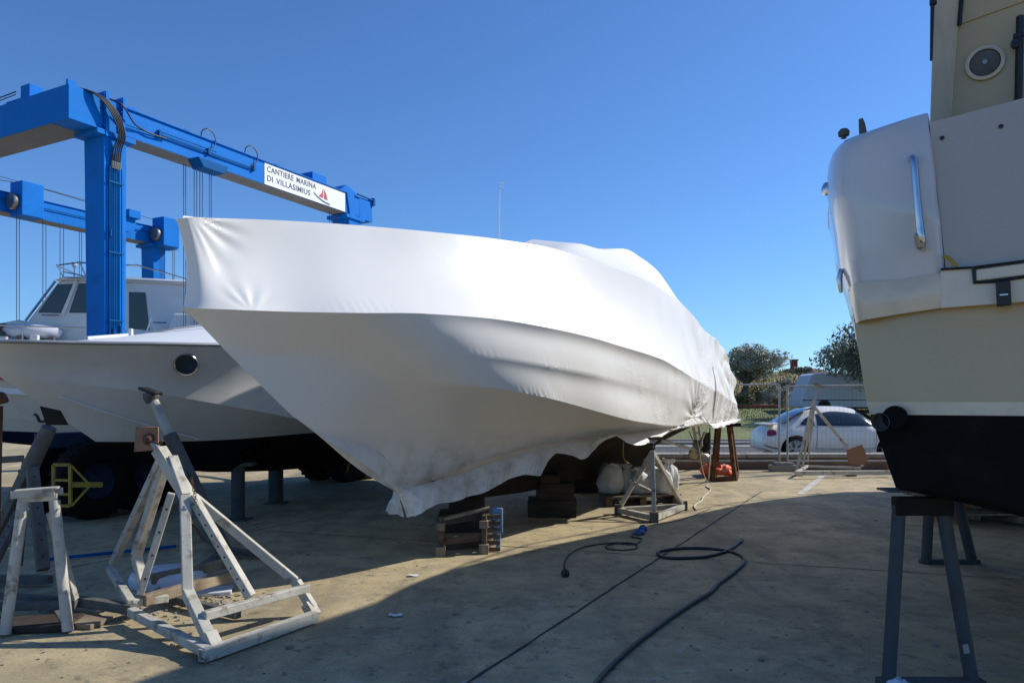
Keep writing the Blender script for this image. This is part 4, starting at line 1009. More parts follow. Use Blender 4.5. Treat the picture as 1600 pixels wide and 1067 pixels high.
    for k in range(7):
        m = MB(); q = W(-1.3+k*.22,-1.95+.05*(k%2),2.6); m.box(q, (.12,.1,.08+.03*(k%3)), RB); m.build('deck_fitting', M['sack' if k%2 else 'standd'], t, bevel=.015)
    # aft boxes and frames
    m = MB(); m.poly([W(u,-1.7,z) for u,z in [(1.75,2.5),(1.9,3.05),(2.3,3.05),(2.62,2.5)]], .5, tuple(f.n)); m.build('deck_locker', M['gel'], t, bevel=.03)
    for a_, b_ in (((1.42,2.55),(1.55,2.98)), ((1.55,2.98),(1.68,2.55)), ((1.56,2.9),(1.78,2.9)), ((2.25,2.6),(2.38,3.0)), ((1.95,2.6),(2.1,3.66))):
        m = MB(); m.tube([W(a_[0],-1.8,a_[1]),W(b_[0],-1.8,b_[1])], .013, 6); m.build('frame_tube', M['chrome'], t)
    return t
cabin_boat()
# blocks carrying the cabin boat are not needed: it hangs in slings

# ------------------------------------------------------------------ right boat
def right_boat():
    f = Frame(33, (2.0,4.2)); c = 1.45; W = f.w
    t = thing('cream_motor_boat', 'large cream motor boat seen from astern with black bottom, right edge', 'boat', tuple(W(6,c,0)))
    def pt(px, py, Y): 
        q = P(px,py,Y)-f.o; return (q.dot(f.u), q.dot(f.n), q.z)
    # port longitudinal curves from transom corner forward
    C_ = {}
    C_['gun'] = [(.35,.0,3.05),(.7,-.18,3.12),(1.6,-.42,3.24),(3,-.70,3.40),(4.38,-.88,3.52),(6,-.68,3.6),(8.08,-.2,3.68),(11.0,.35,3.72),(12.6,.95,3.74),(13.6,c,3.75)]
    C_['sh'] = [(.22,-.02,2.42),(.7,-.2,2.5),(1.6,-.40,2.68),(3,-.6,2.8),(4.38,-.72,2.92),(6,-.5,3.0),(8.08,-.05,3.05),(11.0,.55,3.1),(12.4,1.1,3.12),(13.3,c,3.15)]
    C_['mid'] = [(.03,-.06,2.15),(.7,-.17,2.2),(1.6,-.28,2.2),(3,-.4,2.22),(4.4,-.42,2.25),(6,-.25,2.28),(8,.15,2.3),(11,.75,2.4),(12.8,c,2.5)]
    C_['wl'] = [(.0,.02,1.6),(.7,-.04,1.6),(1.6,-.1,1.6),(3,-.16,1.6),(4.4,-.16,1.6),(6,0,1.62),(8,.4,1.65),(10.5,.95,1.7),(12.1,c,1.75)]
    C_['wl2'] = [(.0,.04,1.53),(.7,-.02,1.53),(1.6,-.08,1.53),(3,-.14,1.53),(4.4,-.14,1.53),(6,.02,1.54),(8,.42,1.56),(10.5,.97,1.6),(12.0,c,1.65)]
    C_['ch'] = [(.0,.17,1.12),(.7,.14,1.12),(3,.05,1.08),(6,.2,1.08),(8,.55,1.12),(10,1.0,1.2),(11.3,c,1.3)]
    C_['kl'] = [(.0,c,.88),(3,c,.66),(6,c,.6),(8,c,.6),(10,c,.75),(11.3,c,1.3)]
    NT = 60
    def mk(name, keys, subs, material, parent=t, sm_=40):
        rows = loft(f, [C_[k] for k in keys], NT, subs, c); m = MB()
        m.grid([[W(*q) for q in r] for r in rows]); m.grid([[W(q[0],2*c-q[1],q[2]) for q in r] for r in rows], flip=True)
        # transom, slightly bowed aft
        tr = []
        for r in rows:
            a = r[0]; row = []
            for k in range(25):
                s = k/24; n_ = a[1]+(2*c-2*a[1])*s; e = min(1, min(s,1-s)*9)
                row.append(W(a[0]-.07*math.sin(e*math.pi/2), n_, a[2]))
            tr.append(row)
        m.grid(tr, flip=True); return m.build(name, material, parent, smooth=sm_, weld=True), tr
    hull, tr = mk('hull', ['wl','mid','sh'], [10,8], M['gel2'])
    up, _ = mk('bulwark', ['sh','gun'], [8], M['gel3'])
    mk('boot_stripe', ['wl2','wl'], [3], M['mould'], hull)
    mk('bottom', ['kl','ch','wl2'], [6,6], M['anti'])
    # deck
    G_ = smooth_curve(C_['gun'], NT); m = MB()
    m.grid([[W(q[0], q[1]+(c-q[1])*s, q[2]-.02+.05*math.sin(math.pi/2*s)) for q in G_ if q[0] > 2.2] for s in (0,.3,.6,1)])
    m.grid([[W(q[0], 2*c-(q[1]+(c-q[1])*s), q[2]-.02+.05*math.sin(math.pi/2*s)) for q in G_ if q[0] > 2.2] for s in (0,.3,.6,1)], flip=True); m.build('deck', M['gel2'], t, smooth=60, weld=True)
    # bow rail: throws the thin shadow lines on the yard
    for sg in (0,1):
        m = MB(); rp = []
        for q in G_:
            if 4.6 < q[0]: 
                h = .42*min(1,(q[0]-4.6)/2.2); n_ = q[1]+.04; rp.append(W(q[0], n_ if not sg else 2*c-n_, q[2]+h+.03))
        m.tube(rp, .016, 6)
        for k in range(3, len(rp), 5): m.tube([rp[k], V((rp[k].x,rp[k].y,rp[k].z-.5))], .012, 5)
        m.build('bow_rail', M['chrome'], t, smooth=60)
    # ---- visible stern quarter: rounded corner moulding
    # plane of the transom above deck
    def tp(px, py, off=0.0):        # on the transom plane (bowed aft by .13)
        k = (px-CX)/F; n = f.u; d = V((k,1,(HY-py)/F)); o_ = V((0,0,EYE)); pl = W(-.085-off, 0, 0); s = (pl-o_).dot(n)/d.dot(n); return o_ + d*s
    return t, f, W, c, tp
rb, fR, WR, cR, tp = right_boat()
def right_details():
    t = rb; f = fR; W = WR; aft = -f.u
    # rounded stern quarter standing aft of the bulwark
    m = MB()
    lo_ = [(1306,462),(1300,440),(1296,425)]
    # cross outline per height: from left silhouette (curved away) to right edge
    hs = []
    left = [(1318,495),(1310,468),(1303,440),(1294,400),(1287,350),(1280,310),(1275,275),(1277,240),(1284,215),(1298,200),(1330,190),(1380,178),(1420,170),(1444,167)]
    right = [(1478,475),(1478,462),(1477,450),(1476,425),(1472,380),(1468,340),(1463,300),(1460,265),(1457,240),(1455,220),(1453,205),(1451,190),(1449,178),(1448,168)]
    L_ = smooth_curve(left, 44); R_ = smooth_curve(right, 44); rows = []
    for i in range(44):
        oo = .06*min(1,max(0,(i-3)/16)); a = tp(*L_[i], oo*.6) ; b = tp(*R_[i], oo); row = []
        for k in range(21):
            s = k/20; q = a.lerp(b, s)
            e = max(0, 1-s/.35); back = .34*e**2.2 + (.10*max(0,1-(43-i)/14)**2)
            e2 = max(0,(s-.93)/.07); q = q + f.u*(back + .03*e2**2); row.append(q)
        rows.append(row)
    # skin wraps forward on both sides
    full = []
    for i, row in enumerate(rows):
        fw = [row[0]+f.u*(.9-.1*k)+f.n*(.08*(1-(k/6))) for k in range(0,7)]
        bw = [row[-1]+f.u*(.06*k) for k in range(1,7)]
        full.append([row[0]+f.u*.5+f.n*.03, row[0]+f.u*.25+f.n*.008]+row+bw)
    m.grid(full); top = full[-1]; m.grid([[q+f.u*.25+V((0,0,-.01)) for q in top], top]) 
    q_ = m.build('stern_quarter', M['gel3'], t, smooth=50)
    mir = lambda q: q - f.n*(2*(q-W(0,c,0)).dot(f.n))
    m = MB(); m.grid([[mir(q) for q in r] for r in full], flip=True); m.grid([[mir(q+f.u*.25+V((0,0,-.01))) for q in top], [mir(q) for q in top]], flip=True); m.build('stern_quarter', M['gel3'], t, smooth=50)
    XN = f.n*1.35
    # transom door panel
    m = MB(); pts = [tp(1452,192,.0),tp(1600,153,.0),tp(1760,112,.0)+XN,tp(1760,385,.0)+XN,tp(1600,408,.0),tp(1478,420,.0)]
    pts = [p_+f.u*.004 for p_ in pts]; m.poly(pts, .04, tuple(aft)); dr = m.build('transom_door', M['panel'], t)
    m = MB(); 
    for px,py in ((1472,216),(1564,198)): m.lathe(tp(px,py)+f.u*.002, tuple(aft), [(.011,0),(.011,.006),(.0001,.008)], 12)
    m.build('bolts', M['black'], dr)
    m = MB(); m.tube([tp(1452,193)+f.u*.03,tp(1480,187)+f.u*.03,tp(1575,165)+f.u*.03,tp(1600,154)+f.u*.03,tp(1760,112)+f.u*.03+XN], .010, 8); m.build('seal', M['standd'], dr)
    m = MB(); m.tube([tp(1450,205)+f.u*.02,tp(1461,300)+f.u*.02,tp(1474,420)+f.u*.02], .006, 6); m.build('door_seam', M['black'], dr)
    # platform edge mouldings
    m = MB(); m.poly([tp(1470,421,.03),tp(1521,417,.03),tp(1523,441,.03),tp(1600,433,.03),tp(1760,415,.03)+XN,tp(1760,465,.03)+XN,tp(1600,471,.03),tp(1470,481,.03),tp(1470,470,.03)], .05, tuple(aft)); m.build('moulding', M['mould'], t)
    m = MB(); T_ = smooth_curve([(1310,452),(1322,446),(1340,442),(1400,437),(1471,426)], 24); B_ = smooth_curve([(1322,496),(1334,503),(1350,500),(1410,490),(1471,481)], 24); rr = []
    for k in range(5):
        r_ = []
        for i in range(24):
            a = tp(T_[i,0]*(1-k/4)+B_[i,0]*k/4, T_[i,1]*(1-k/4)+B_[i,1]*k/4, .03 if 0<k<4 else .015); e = max(0,1-i/5); r_.append(a+f.u*(.3*e**2.2))
        rr.append(r_)
    m.grid(rr); m.build('moulding', M['mould'], t, smooth=60)
    m = MB(); m.poly([tp(1525,421,.035),tp(1600,411,.035),tp(1760,392,.035)+XN,tp(1760,412,.035)+XN,tp(1600,430,.035),tp(1525,439,.035)], .04, tuple(aft)); m.build('step_lid', M['mould'], t, bevel=.006)
    m = MB(); m.tube([tp(1520,417,.04),tp(1522,442,.04),tp(1555,440,.04),tp(1600,433,.04),tp(1760,414,.04)+XN], .008, 6); m.tube([tp(1470,421,.04),tp(1520,418,.04),tp(1600,408,.04),tp(1760,388,.04)+XN], .007, 6); m.build('seam', M['black'], t)
    m = MB(); a = tp(1567,440,.06); b = tp(1569,478,.06); m.bar(a, b, .062, .05, f.u); la = m.build('latch', M['black'], t, bevel=.006)
    m = MB(); m.bar(tp(1562,461,.09), tp(1575,460,.09), .008, .006); m.build('latch_pin', M['chrome'], la)
    m = MB(); m.tube(cr([tp(1474,401,.03),tp(1481,402,.05),tp(1488,409,.05),tp(1494,417,.05)]), .009, 6); m.build('cable_end', M['yellow'], t)
    # handrail
    m = MB(); m.tube(cr([tp(1424,252,.02),tp(1424,249,.09),tp(1428,252,.13),tp(1432,300,.14),tp(1437,350,.14),tp(1441,378,.13),tp(1441,388,.03)]), .019, 12); m.build('hand_rail', M['chrome'], t, smooth=60)
    m = MB(); m.bar(tp(1434,364,.14),tp(1440,389,.12),.042,.04,f.u); m.build('rail_socket', M['brass'], t, bevel=.012)
    # top fittings
    m = MB(); q = tp(1307,196)+f.u*.25; m.tube([q,q+V((0,0,.03))], .016, 8); m.lathe(q+V((-.0,0,.03)), (0,0,1), [(.001,-.02),(.03,-.015),(.033,.01),(.02,.025),(.001,.03)], 16); m.build('stern_light', M['standd'], t, smooth=50)
    m = MB(); q = tp(1341,189)+f.u*.2; m.tube([q-V((0,0,.03)),q+V((-.008,0,.04)),q+V((-.015,0,.075))], [.023,.018,.012], 10); m.build('cleat', M['standd'], t, smooth=60)
    m = MB(); q = tp(1274,272)+f.u*.36; m.lathe(q, (-1,-.2,0), [(.04,-.01),(.04,.012),(.02,.02),(.001,.022)], 16); m.build('fitting', M['chrome'], t, smooth=40)
    # side fitting lower (rub strake end)
    m = MB(); q = tp(1304,428)+f.u*.22; m.tube([q+V((0,0,.06)),q+V((-.012,0,.0)),q+V((0,0,-.08))], [.012,.02,.01], 8); m.build('rub_strake', M['chrome'], t, smooth=60)
    # exhaust outlet
    m = MB(); q = tp(1384,657,.0); m.lathe(q+f.u*.03, tuple((aft+V((-.55,0,-.12)))), [(.04,-.05),(.044,.0),(.045,.07),(.05,.075),(.045,.03),(.001,.02)], 24); m.build('exhaust_outlet', M['standblue'], t, smooth=50)
    m = MB(); q = tp(1398,652,.03); m.lathe(q, tuple(aft), [(.001,.012),(.058,.012),(.064,-.02)], 28); m.build('exhaust_flange', M['anti'], t, smooth=50)
    # superstructure
    def S_(px, py, Y): return P(px,py,Y)
    Yb = 5.1
    def bp(px, py, off=0):     # aft bulkhead plane, 1.0 m forward of the transom
        k = (px-CX)/F; d = V((k,1,(HY-py)/F)); o_ = V((0,0,EYE)); pl = W(.85-off,0,0); s = (pl-o_).dot(f.u)/d.dot(f.u); return o_+d*s
    m = MB(); m.poly([bp(1488,190,.0)-V((0,0,.6)),bp(1482,190),bp(1500,0),bp(1506,-90),bp(1900,-160),bp(1900,190)-V((0,0,.5))], .10, tuple(aft)); bk = m.build('bulkhead', M['gel2'], t)
    # wing
    m = MB(); m.poly([bp(1452,205,.3)-V((0,0,.3)),bp(1453,190,.3),bp(1457,60,.3),bp(1463,-90,.3),bp(1508,-90,.02),bp(1500,0,.02),bp(1486,190,.02),bp(1486,215,.02)-V((0,0,.3))], .06, (-.5,-.86,0)); m.build('side_wing', M['mould'], t, bevel=.015)
    m = MB(); m.tube([bp(1457,4,.34),bp(1455,95,.33)], [.012,.008], 8); m.lathe(bp(1458,4,.34),(0,0,1),[(.001,-.02),(.02,-.015),(.02,.015),(.001,.02)],10); m.build('rod', M['black'], t)
    # soffit / flybridge overhang
    m = MB(); m.poly([bp(1500,38,.012),bp(1600,2,.012),bp(1700,-30,.012),bp(1700,-90,.012),bp(1500,-90,.012)], .01, tuple(aft)); m.build('soffit_panel', M['gel2'], bk)
    m = MB(); m.tube([bp(1499,40,.03),bp(1504,-20,.03)], .012, 8); m.build('seal', M['black'], bk)
    # speaker
    q = bp(1539,99,.01); m = MB(); m.lathe(q, tuple(aft), [(.105,0),(.105,.012),(.09,.018),(.083,.012)], 36); sp = m.build('speaker', M['mould'], t, smooth=40)
    m = MB(); m.lathe(q, tuple(aft), [(.09,.004),(.083,.010),(.078,.004)], 36)
    for k in range(5):
        pass
    m.build('speaker_ring', M['black'], sp)
    m = MB(); m.lathe(q, tuple(aft), [(.078,.01),(.06,.016),(.02,.018),(.0001,.018)], 32); m.build('speaker_grille', M['standd'], sp, smooth=50)
    m = MB(); m.lathe(q, tuple(aft), [(.014,.018),(.014,.026),(.0001,.028)], 16); m.build('speaker_cap', M['galv'], sp)
    m = MB(); m.bar(bp(1594,25,.06),bp(1591,160,.05),.035,.03); m.bar(bp(1583,60,.05),bp(1600,55,.05),.06,.03); m.lathe(bp(1588,70,.05),tuple(aft),[(.03,0),(.03,.03),(.001,.03)],12); m.build('door_lock', M['black'], bk, bevel=.005)
    # cabin body forward (gives the boat its shape from the side)
    m = MB()
    prof = [(.95,3.2),(.95,4.9),(1.6,5.0),(5.6,5.0),(7.2,4.3),(9.6,3.85),(10.4,3.66)]
    a_, b_ = .45, 2*cR-.45
    m.poly([W(u,a_,z) for u,z in prof][::-1]+[], abs(b_-a_), tuple(-f.n)); m.build('cabin', M['gel'], t, bevel=.08, smooth=30)
    m = MB(); m.poly([W(u,a_-.012,z) for u,z in [(1.6,3.95),(1.6,4.5),(5.4,4.5),(6.6,4.0)]], .02, tuple(-f.n)); m.build('window', M['glass'], t)
right_details()

# ------------------------------------------------------------------ boat stands
SB = .062
def holes(m, p0, p1, n, side, r=.008, w=SB):
    p0 = V(p0); p1 = V(p1)
    for k in range(n):
        q = p0.lerp(p1, (k+.7)/(n+.4)) + V(side)*(w/2+.001); m.lathe(q, side, [(.0001,.001),(r,.001),(r,0)], 10)
def face_normal(p0, p1):   # side of a tube facing the viewer's side of the yard
    d = (V(p1)-V(p0)).normalized(); x = d.cross(V((0,0,1))).normalized(); y = x.cross(d).normalized()
    c = max([x,-x,y,-y], key=lambda v: v.dot(V((0.1,-1,.2)))); return c
def near_stand():
    t = thing('boat_stand', 'big off-white tubular steel stand with square rusty plywood pad, nearest at left', 'boat stand', tuple(G(300,985)))
    st = M['stand']
    def leg(pts, w=SB, nm='leg', hol=0, mt=st):
        m = MB()
        for a, b in zip(pts, pts[1:]): m.bar(a, b, w)
        o = m.build(nm, mt, t, bevel=.006)
        if hol:
            m = MB(); a, b = V(pts[0]), V(pts[1]); holes(m, a, b, hol, face_normal(a,b), .0085, w); m.build('holes', M['black'], o)
        return o
    A = P(262,705,5.42)
    # front bent leg (holes filled with dirt)
    leg([P(268,715,5.38), P(289,775,5.25), P(293,925,4.98), P(330,1003,4.66)], .070, hol=0)
    leg([P(300,775,5.25), P(392,932,5.10)], .060, hol=9)
    leg([P(302,776,5.35), P(462,908,5.52), P(489,950,5.50)], .064)
    leg([P(250,722,5.5), P(176,882,6.05)], .056, hol=5)
    leg([P(258,722,5.5), P(213,868,5.75), P(222,908,5.7)], .066)
    leg([P(268,770,5.4), P(219,928,5.32)], .052, hol=4)
    # sleeve and screw head
    m = MB(); m.hollow(P(248,702,5.40), P(300,785,5.28), .082, .006); m.bar(P(262,728,5.37), P(296,780,5.28), .074); m.build('sleeve', st, t, bevel=.004)
    m = MB(); m.tube([P(234,685,5.42), P(252,708,5.38)], .026, 12); m.build('screw', M['galv'], t, smooth=60)
    m = MB(); q = P(230,687,5.42); nn = (P(252,708,5.38)-q).normalized(); nn = V((.12,-1,-.15)).normalized()
    m.poly([P(212,667,5.44),P(247,667,5.40),P(247,703,5.38),P(209,706,5.42)], .018, tuple(nn)); pd = m.build('pad', M['ply'], t, bevel=.002)
    m = MB(); m.lathe(P(233,686,5.40), tuple(nn), [(.045,0),(.045,.012),(.03,.02),(.02,.04)], 18)
    m.build('flange', M['rust'], pd)
    m = MB()
    for px,py in ((215,669),(244,669),(244,700),(212,702)): m.lathe(P(px,py,5.385), tuple(nn), [(.001,.006),(.006,.006),(.006,0)], 8)
    m.build('screws', M['black'], pd)
    m = MB(); m.tube(cr([P(240,690,5.36),P(250,694,5.33),P(254,688,5.32)]), .008, 6); m.build('crank', M['rust'], t)
    # crossbars and base
    leg([P(318,962,4.78), P(481,918,5.48)], .058, 'crossbar')
    m = MB(); m.hollow(G(322,1022,.05)-(G(492,962,.05)-G(322,1022,.05)).normalized()*.03, G(492,962,.05), .07, .006); m.build('base_bar', st, t)
    leg([G(205,955,.09), G(328,1020,.06)], .062, 'base_bar')
    leg([P(172,888,6.0), P(205,942,5.4)], .056, 'base_bar'); leg([P(205,942,5.42), P(262,934,5.6)], .056, 'base_bar')
    leg([G(240,928,.06), G(372,960,.05)], .06, 'base_bar', mt=M['standd'])
    m = MB(); m.hollow(P(326,990,4.67), P(341,1022,4.60), .078, .007); m.build('foot', st, t, bevel=.003)
    m = MB(); m.bar(P(480,942,5.5), P(492,962,5.46), .075); m.build('foot', st, t, bevel=.003)
    # chain
    m = MB()
    for k in range(9):
        q = P(299+k*.9,748+k*4.2,5.2); a = k*1.57
        m.tube([q+V((math.cos(a)*.009*math.cos(b_), math.sin(a)*.009*math.cos(b_), .014*math.sin(b_))) for b_ in [2*math.pi*j/8 for j in range(8)]], .0028, 5, closed=True)
    m.build('chain', M['rust'], t)
    m = MB(); m.tube(cr([P(296,792,5.3),P(298,815,5.25),P(309,828,5.2),P(316,842,5.2)]), .010, 6); m.build('hook', M['rust'], t)
    m = MB()
    for k in range(8):
        q = G(228+k*3,934-k*2.2,.05); a = k*1.57
        m.tube([q+V((math.cos(a)*.012*math.cos(b_), math.sin(a)*.012*math.cos(b_), .014*math.sin(b_))) for b_ in [2*math.pi*j/8 for j in range(8)]], .003, 5, closed=True)
    m.build('chain', M['rust'], t)
near_stand()
def trestle():
    t = thing('steel_trestle', 'narrow white steel trestle with channel top, left foreground', 'trestle', tuple(G(55,990)))
    m = MB(); a = P(24,772,5.1); b = P(92,768,5.2); m.bar(a+V((0,0,.025)), b+V((0,0,.03)), .11, .012); m.bar(a+V((0,-.05,.0)), b+V((0,-.05,0)), .01, .05); m.bar(a+V((0,.05,.0)), b+V((0,.05,0)), .01, .05); m.build('top_channel', M['stand'], t, bevel=.002)
    m = MB(); m.bar(P(28,779,5.1), P(90,776,5.2), .05); m.build('top_bar', M['stand'], t, bevel=.005)
    for a, b in ((P(36,784,5.12),G(8,990,.02)), (P(85,782,5.18),G(106,985,.02))):
        m = MB(); m.tube([a,b], [.036,.036], 12); m.build('leg', M['stand'], t, smooth=60)
    m = MB(); m.bar(P(80,800,5.3), G(116,936,.12), .05); m.build('brace', M['stand'], t, bevel=.005)
    m = MB(); m.bar(G(120,938,.08), G(210,952,.09), .07); m.build('base_bar', M['standd'], t, bevel=.005)
    m = MB(); m.bar(G(-30,948,.08), G(120,944,.08), .06); m.bar(G(-30,928,.08), G(118,938,.08), .045); m.build('base_bar', M['standd'], t, bevel=.005)
    m = MB(); m.bar(G(10,985,.03), G(-40,960,.03), .05); m.bar(G(106,982,.03), G(80,940,.03), .06); m.build('base_bar', M['standd'], t, bevel=.005)
trestle()
def left_stand():
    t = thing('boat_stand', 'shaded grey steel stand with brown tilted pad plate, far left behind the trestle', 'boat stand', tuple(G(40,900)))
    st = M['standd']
    m = MB(); m.tube([P(77,668,6.0),P(46,732,6.05)], [.055,.065], 14); m.build('sleeve', st, t, smooth=60)
    m = MB(); m.poly([P(62,635,5.95),P(94,642,5.9),P(106,664,5.9),P(72,664,5.95)], .02, (.3,-.9,-.2)); m.build('pad', M['antibrown'], t)
    m = MB(); m.tube(cr([P(70,658,5.85),P(62,658,5.82),P(58,650,5.8),P(54,647,5.8)]), .012, 6); m.build('crank', M['black'], t)
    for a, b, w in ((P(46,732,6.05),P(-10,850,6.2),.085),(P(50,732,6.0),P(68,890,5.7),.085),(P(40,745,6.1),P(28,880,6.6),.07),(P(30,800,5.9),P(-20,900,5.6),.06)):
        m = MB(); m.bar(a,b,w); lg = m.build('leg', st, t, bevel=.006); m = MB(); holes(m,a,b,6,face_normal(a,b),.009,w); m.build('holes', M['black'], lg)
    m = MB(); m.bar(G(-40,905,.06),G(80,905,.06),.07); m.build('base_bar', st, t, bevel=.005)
    m = MB(); m.bar(P(-10,719,5.6),P(38,716,5.7),.05); m.build('crossbar', st, t, bevel=.004)
left_stand()
m = MB(); m.tube([P(-10,622,5.2),P(3,622,5.2),P(12,627,5.2)], [.05,.045,.012], 8); m.bar(P(-8,634,5.2), P(-14,900,5.2), .07); tag(m.build('boat_stand', M['rust']), 'rusty pad tip of a stand poking in at the left edge', 'boat stand')
def hull_stand():
    t = thing('boat_stand', 'grey tube stand with black rubber pad pressed under the grey hull', 'boat stand', tuple(G(330,860)))
    tp_ = P(238,622,7.95); ft = G(352,862,.05)
    m = MB(); m.tube([tp_, tp_.lerp(ft,.35)], .05, 12); m.build('screw_tube', M['stand'], t, smooth=60)
    m = MB(); m.tube([tp_.lerp(ft,.25), ft], .075, 12); m.build('post', M['standd'], t, smooth=60)
    m = MB(); m.box(P(235,611,7.95), (.19,.19,.035), Matrix.Rotation(.35,3,'Y')); m.build('pad', M['black'], t, bevel=.01)
    m = MB(); m.lathe(P(236,618,7.95), (-.15,0,1), [(.001,-.09),(.06,-.08),(.085,-.02),(.08,.03),(.001,.035)], 14); m.build('cap', M['standd'], t)
    for q in (G(290,905,.04), G(420,868,.04), G(320,835,.04)):
        m = MB(); m.bar(ft+V((0,0,.02)), q, .06); m.build('base_bar', M['standd'], t, bevel=.005)
    for q in (G(290,905,.04),): 
        m = MB(); m.bar(q, tp_.lerp(ft,.45), .05); m.build('brace', M['standd'], t)
hull_stand()
def pyramid(name, label, top, feet, w, mt, pad=None, group=None, shoes=True, braces=True):
    c = sum((V(q) for q in feet), V())/len(feet); t = thing(name, label, 'boat stand', (c.x,c.y,0), group); top = V(top)
    for q in feet:
        m = MB(); m.bar(top-V((0,0,.05)), V(q)+V((0,0,.06)), w); m.build('leg', mt, t, bevel=.004)
    for i in range(len(feet)):
        a = V(feet[i]); b = V(feet[(i+1)%len(feet)]); m = MB(); m.hollow(a+V((0,0,.06)), b+V((0,0,.06)), w*1.25, .005); m.build('base_bar', mt, t)
    return t
t2 = pyramid('boat_stand', 'grey three-legged stand holding up the wrapped hull beside white sacks', P(1019,700,10.3), [G(1022,816), G(966,803), G(1068,797)], .058, M['stand'])
m = MB(); m.tube([P(1019,700,10.3), P(1017,686,10.3)], .03, 10); m.build('screw', M['standd'], t2); m = MB(); m.box(P(1017,684,10.3), (.3,.25,.03)); m.build('pad', M['wood'], t2)
for q in (G(1022,816), G(966,803), G(1068,797)):
    m = MB(); m.box(V((q.x,q.y,.07)), (.1,.1,.14)); m.build('shoe', M['standd'], t2, bevel=.006)
m = MB(); m.bar(P(985,752,10.4)*1, P(1022,770,10.05), .04); m.bar(P(1005,725,10.3), P(1046,745,10.6), .035); m.build('brace', M['stand'], t2)

# far stand at the fence: tall mast with plywood pad
def fence_stand():
    t = thing('boat_stand', 'tall thin pale stand with tilted wooden pad in front of the white car', 'boat stand', tuple(G(1290,738)))
    Y = 16.3; st = M['woodl'] if False else M['stand']
    top = P(1277,607,Y)
    m = MB(); m.tube([P(1276,609,Y),P(1272,640,Y)], .02, 8); m.build('screw', M['galv'], t)
    m = MB(); m.box(P(1278,602,Y), (.2,.18,.035), Matrix.Rotation(.45,3,'Y')); m.build('pad', M['woodl'], t)
    for a, b, w in (((1272,625),(1245,733),.055),((1272,635),(1254,728),.035),((1272,638),(1262,722),.035),((1271,634),(1348,728),.05)):
        m = MB(); m.bar(P(*a,Y), P(*b,Y+(.3 if a[1]>630 else 0)), w); m.build('leg', st, t, bevel=.003)
    m = MB(); m.bar(G(1243,739,.12), G(1392,738,.10), .085); m.build('base_bar', st, t, bevel=.004)
    m = MB(); m.bar(G(1250,728,.14), G(1345,731,.12), .05); m.bar(G(1243,738,.12), G(1262,728,.14), .05); m.build('base_bar', st, t, bevel=.004)
    m = MB(); m.box(G(1248,741,.03), (.14,.12,.07)); m.build('block', M['standd'], t); m = MB(); m.box(G(1330,740,.05), (.15,.2,.1)); m.build('block', M['standd'], t)
    m = MB(); m.bar(P(1268,637,Y),P(1260,640,Y),.03); m.build('clamp', M['standd'], t)
fence_stand()
m = MB(); Y = 16.0; m.poly([P(1323,703,Y),P(1347,694,Y),P(1357,718,Y),P(1350,726,Y),P(1326,725,Y)], .02, (0,-1,.1)); tag(m.build('plywood_board', M['ply']), 'brown plywood offcut leaning at the foot of the tall thin stand', 'board')
m = MB(); q = G(1398,736); m.lathe(V((q.x,q.y,.07)),(0,1,0),[(.05,-.2),(.12,-.1),(.13,.1),(.06,.2)],12); tag(m.build('orange_bundle', M['orange'], smooth=50), 'orange bundle on the ground at the right end of the fence', 'bundle')

# rusty trestle under the stern
def rusty():
    t = thing('rusty_trestle', 'tapered rusty steel trestle under the stern of the wrapped boat', 'trestle', tuple(G(1132,750)))
    f0 = [G(1113,752),G(1149,751),G(1152,742),G(1118,742)]; tops = [P(1121,668,14.7),P(1139,667,14.7),P(1142,666,15.3),P(1124,667,15.3)]
    for a, b in zip(f0,tops):
        m = MB(); m.bar(a, b, .085, .06); m.build('leg', M['rust'], t, bevel=.004)
    m = MB()
    for i in range(4): m.bar(f0[i]+V((0,0,.05)), f0[(i+1)%4]+V((0,0,.05)), .09)
    m.build('base_frame', M['rust'], t, bevel=.004)
    m = MB(); m.box(P(1131,663,15.0), (.5,.65,.07)); m.build('top_plate', M['antibrown'], t)
    return t
rusty()
# ladder
def ladder():
    a0, a1 = G(1096,734), G(1101,731); b0, b1 = P(1084,655,15.4), P(1091,655,15.5)
    t = thing('ladder', 'slim aluminium ladder leaning against the stern of the wrapped boat', 'ladder', tuple(a0))
    for a, b in ((G(1094,732),P(1081,655,15.2)),(G(1101,730),P(1090,655,15.3))):
        m = MB(); m.bar(a,b,.05,.03); m.build('stile', M['galv'], t)
    for k in range(6):
        s = (k+.5)/6; m = MB(); m.tube([G(1094,732).lerp(P(1081,655,15.2),s), G(1101,730).lerp(P(1090,655,15.3),s)], .02, 6); m.build('rung', M['galv'], t)
ladder()
# orange boom
m = MB(); pts = cr([G(1100,734,.10),G(1112,731,.2),G(1128,731,.2),G(1140,735,.12)]); m.tube(pts, [.10+.02*math.sin(i*2.1) for i in range(len(pts))], 10); m.tube([q+V((0,-.1,-.07)) for q in pts], .08, 8)
tag(m.build('orange_float', M['orange'], smooth=60), 'bright orange float lying behind the rusty trestle', 'float')

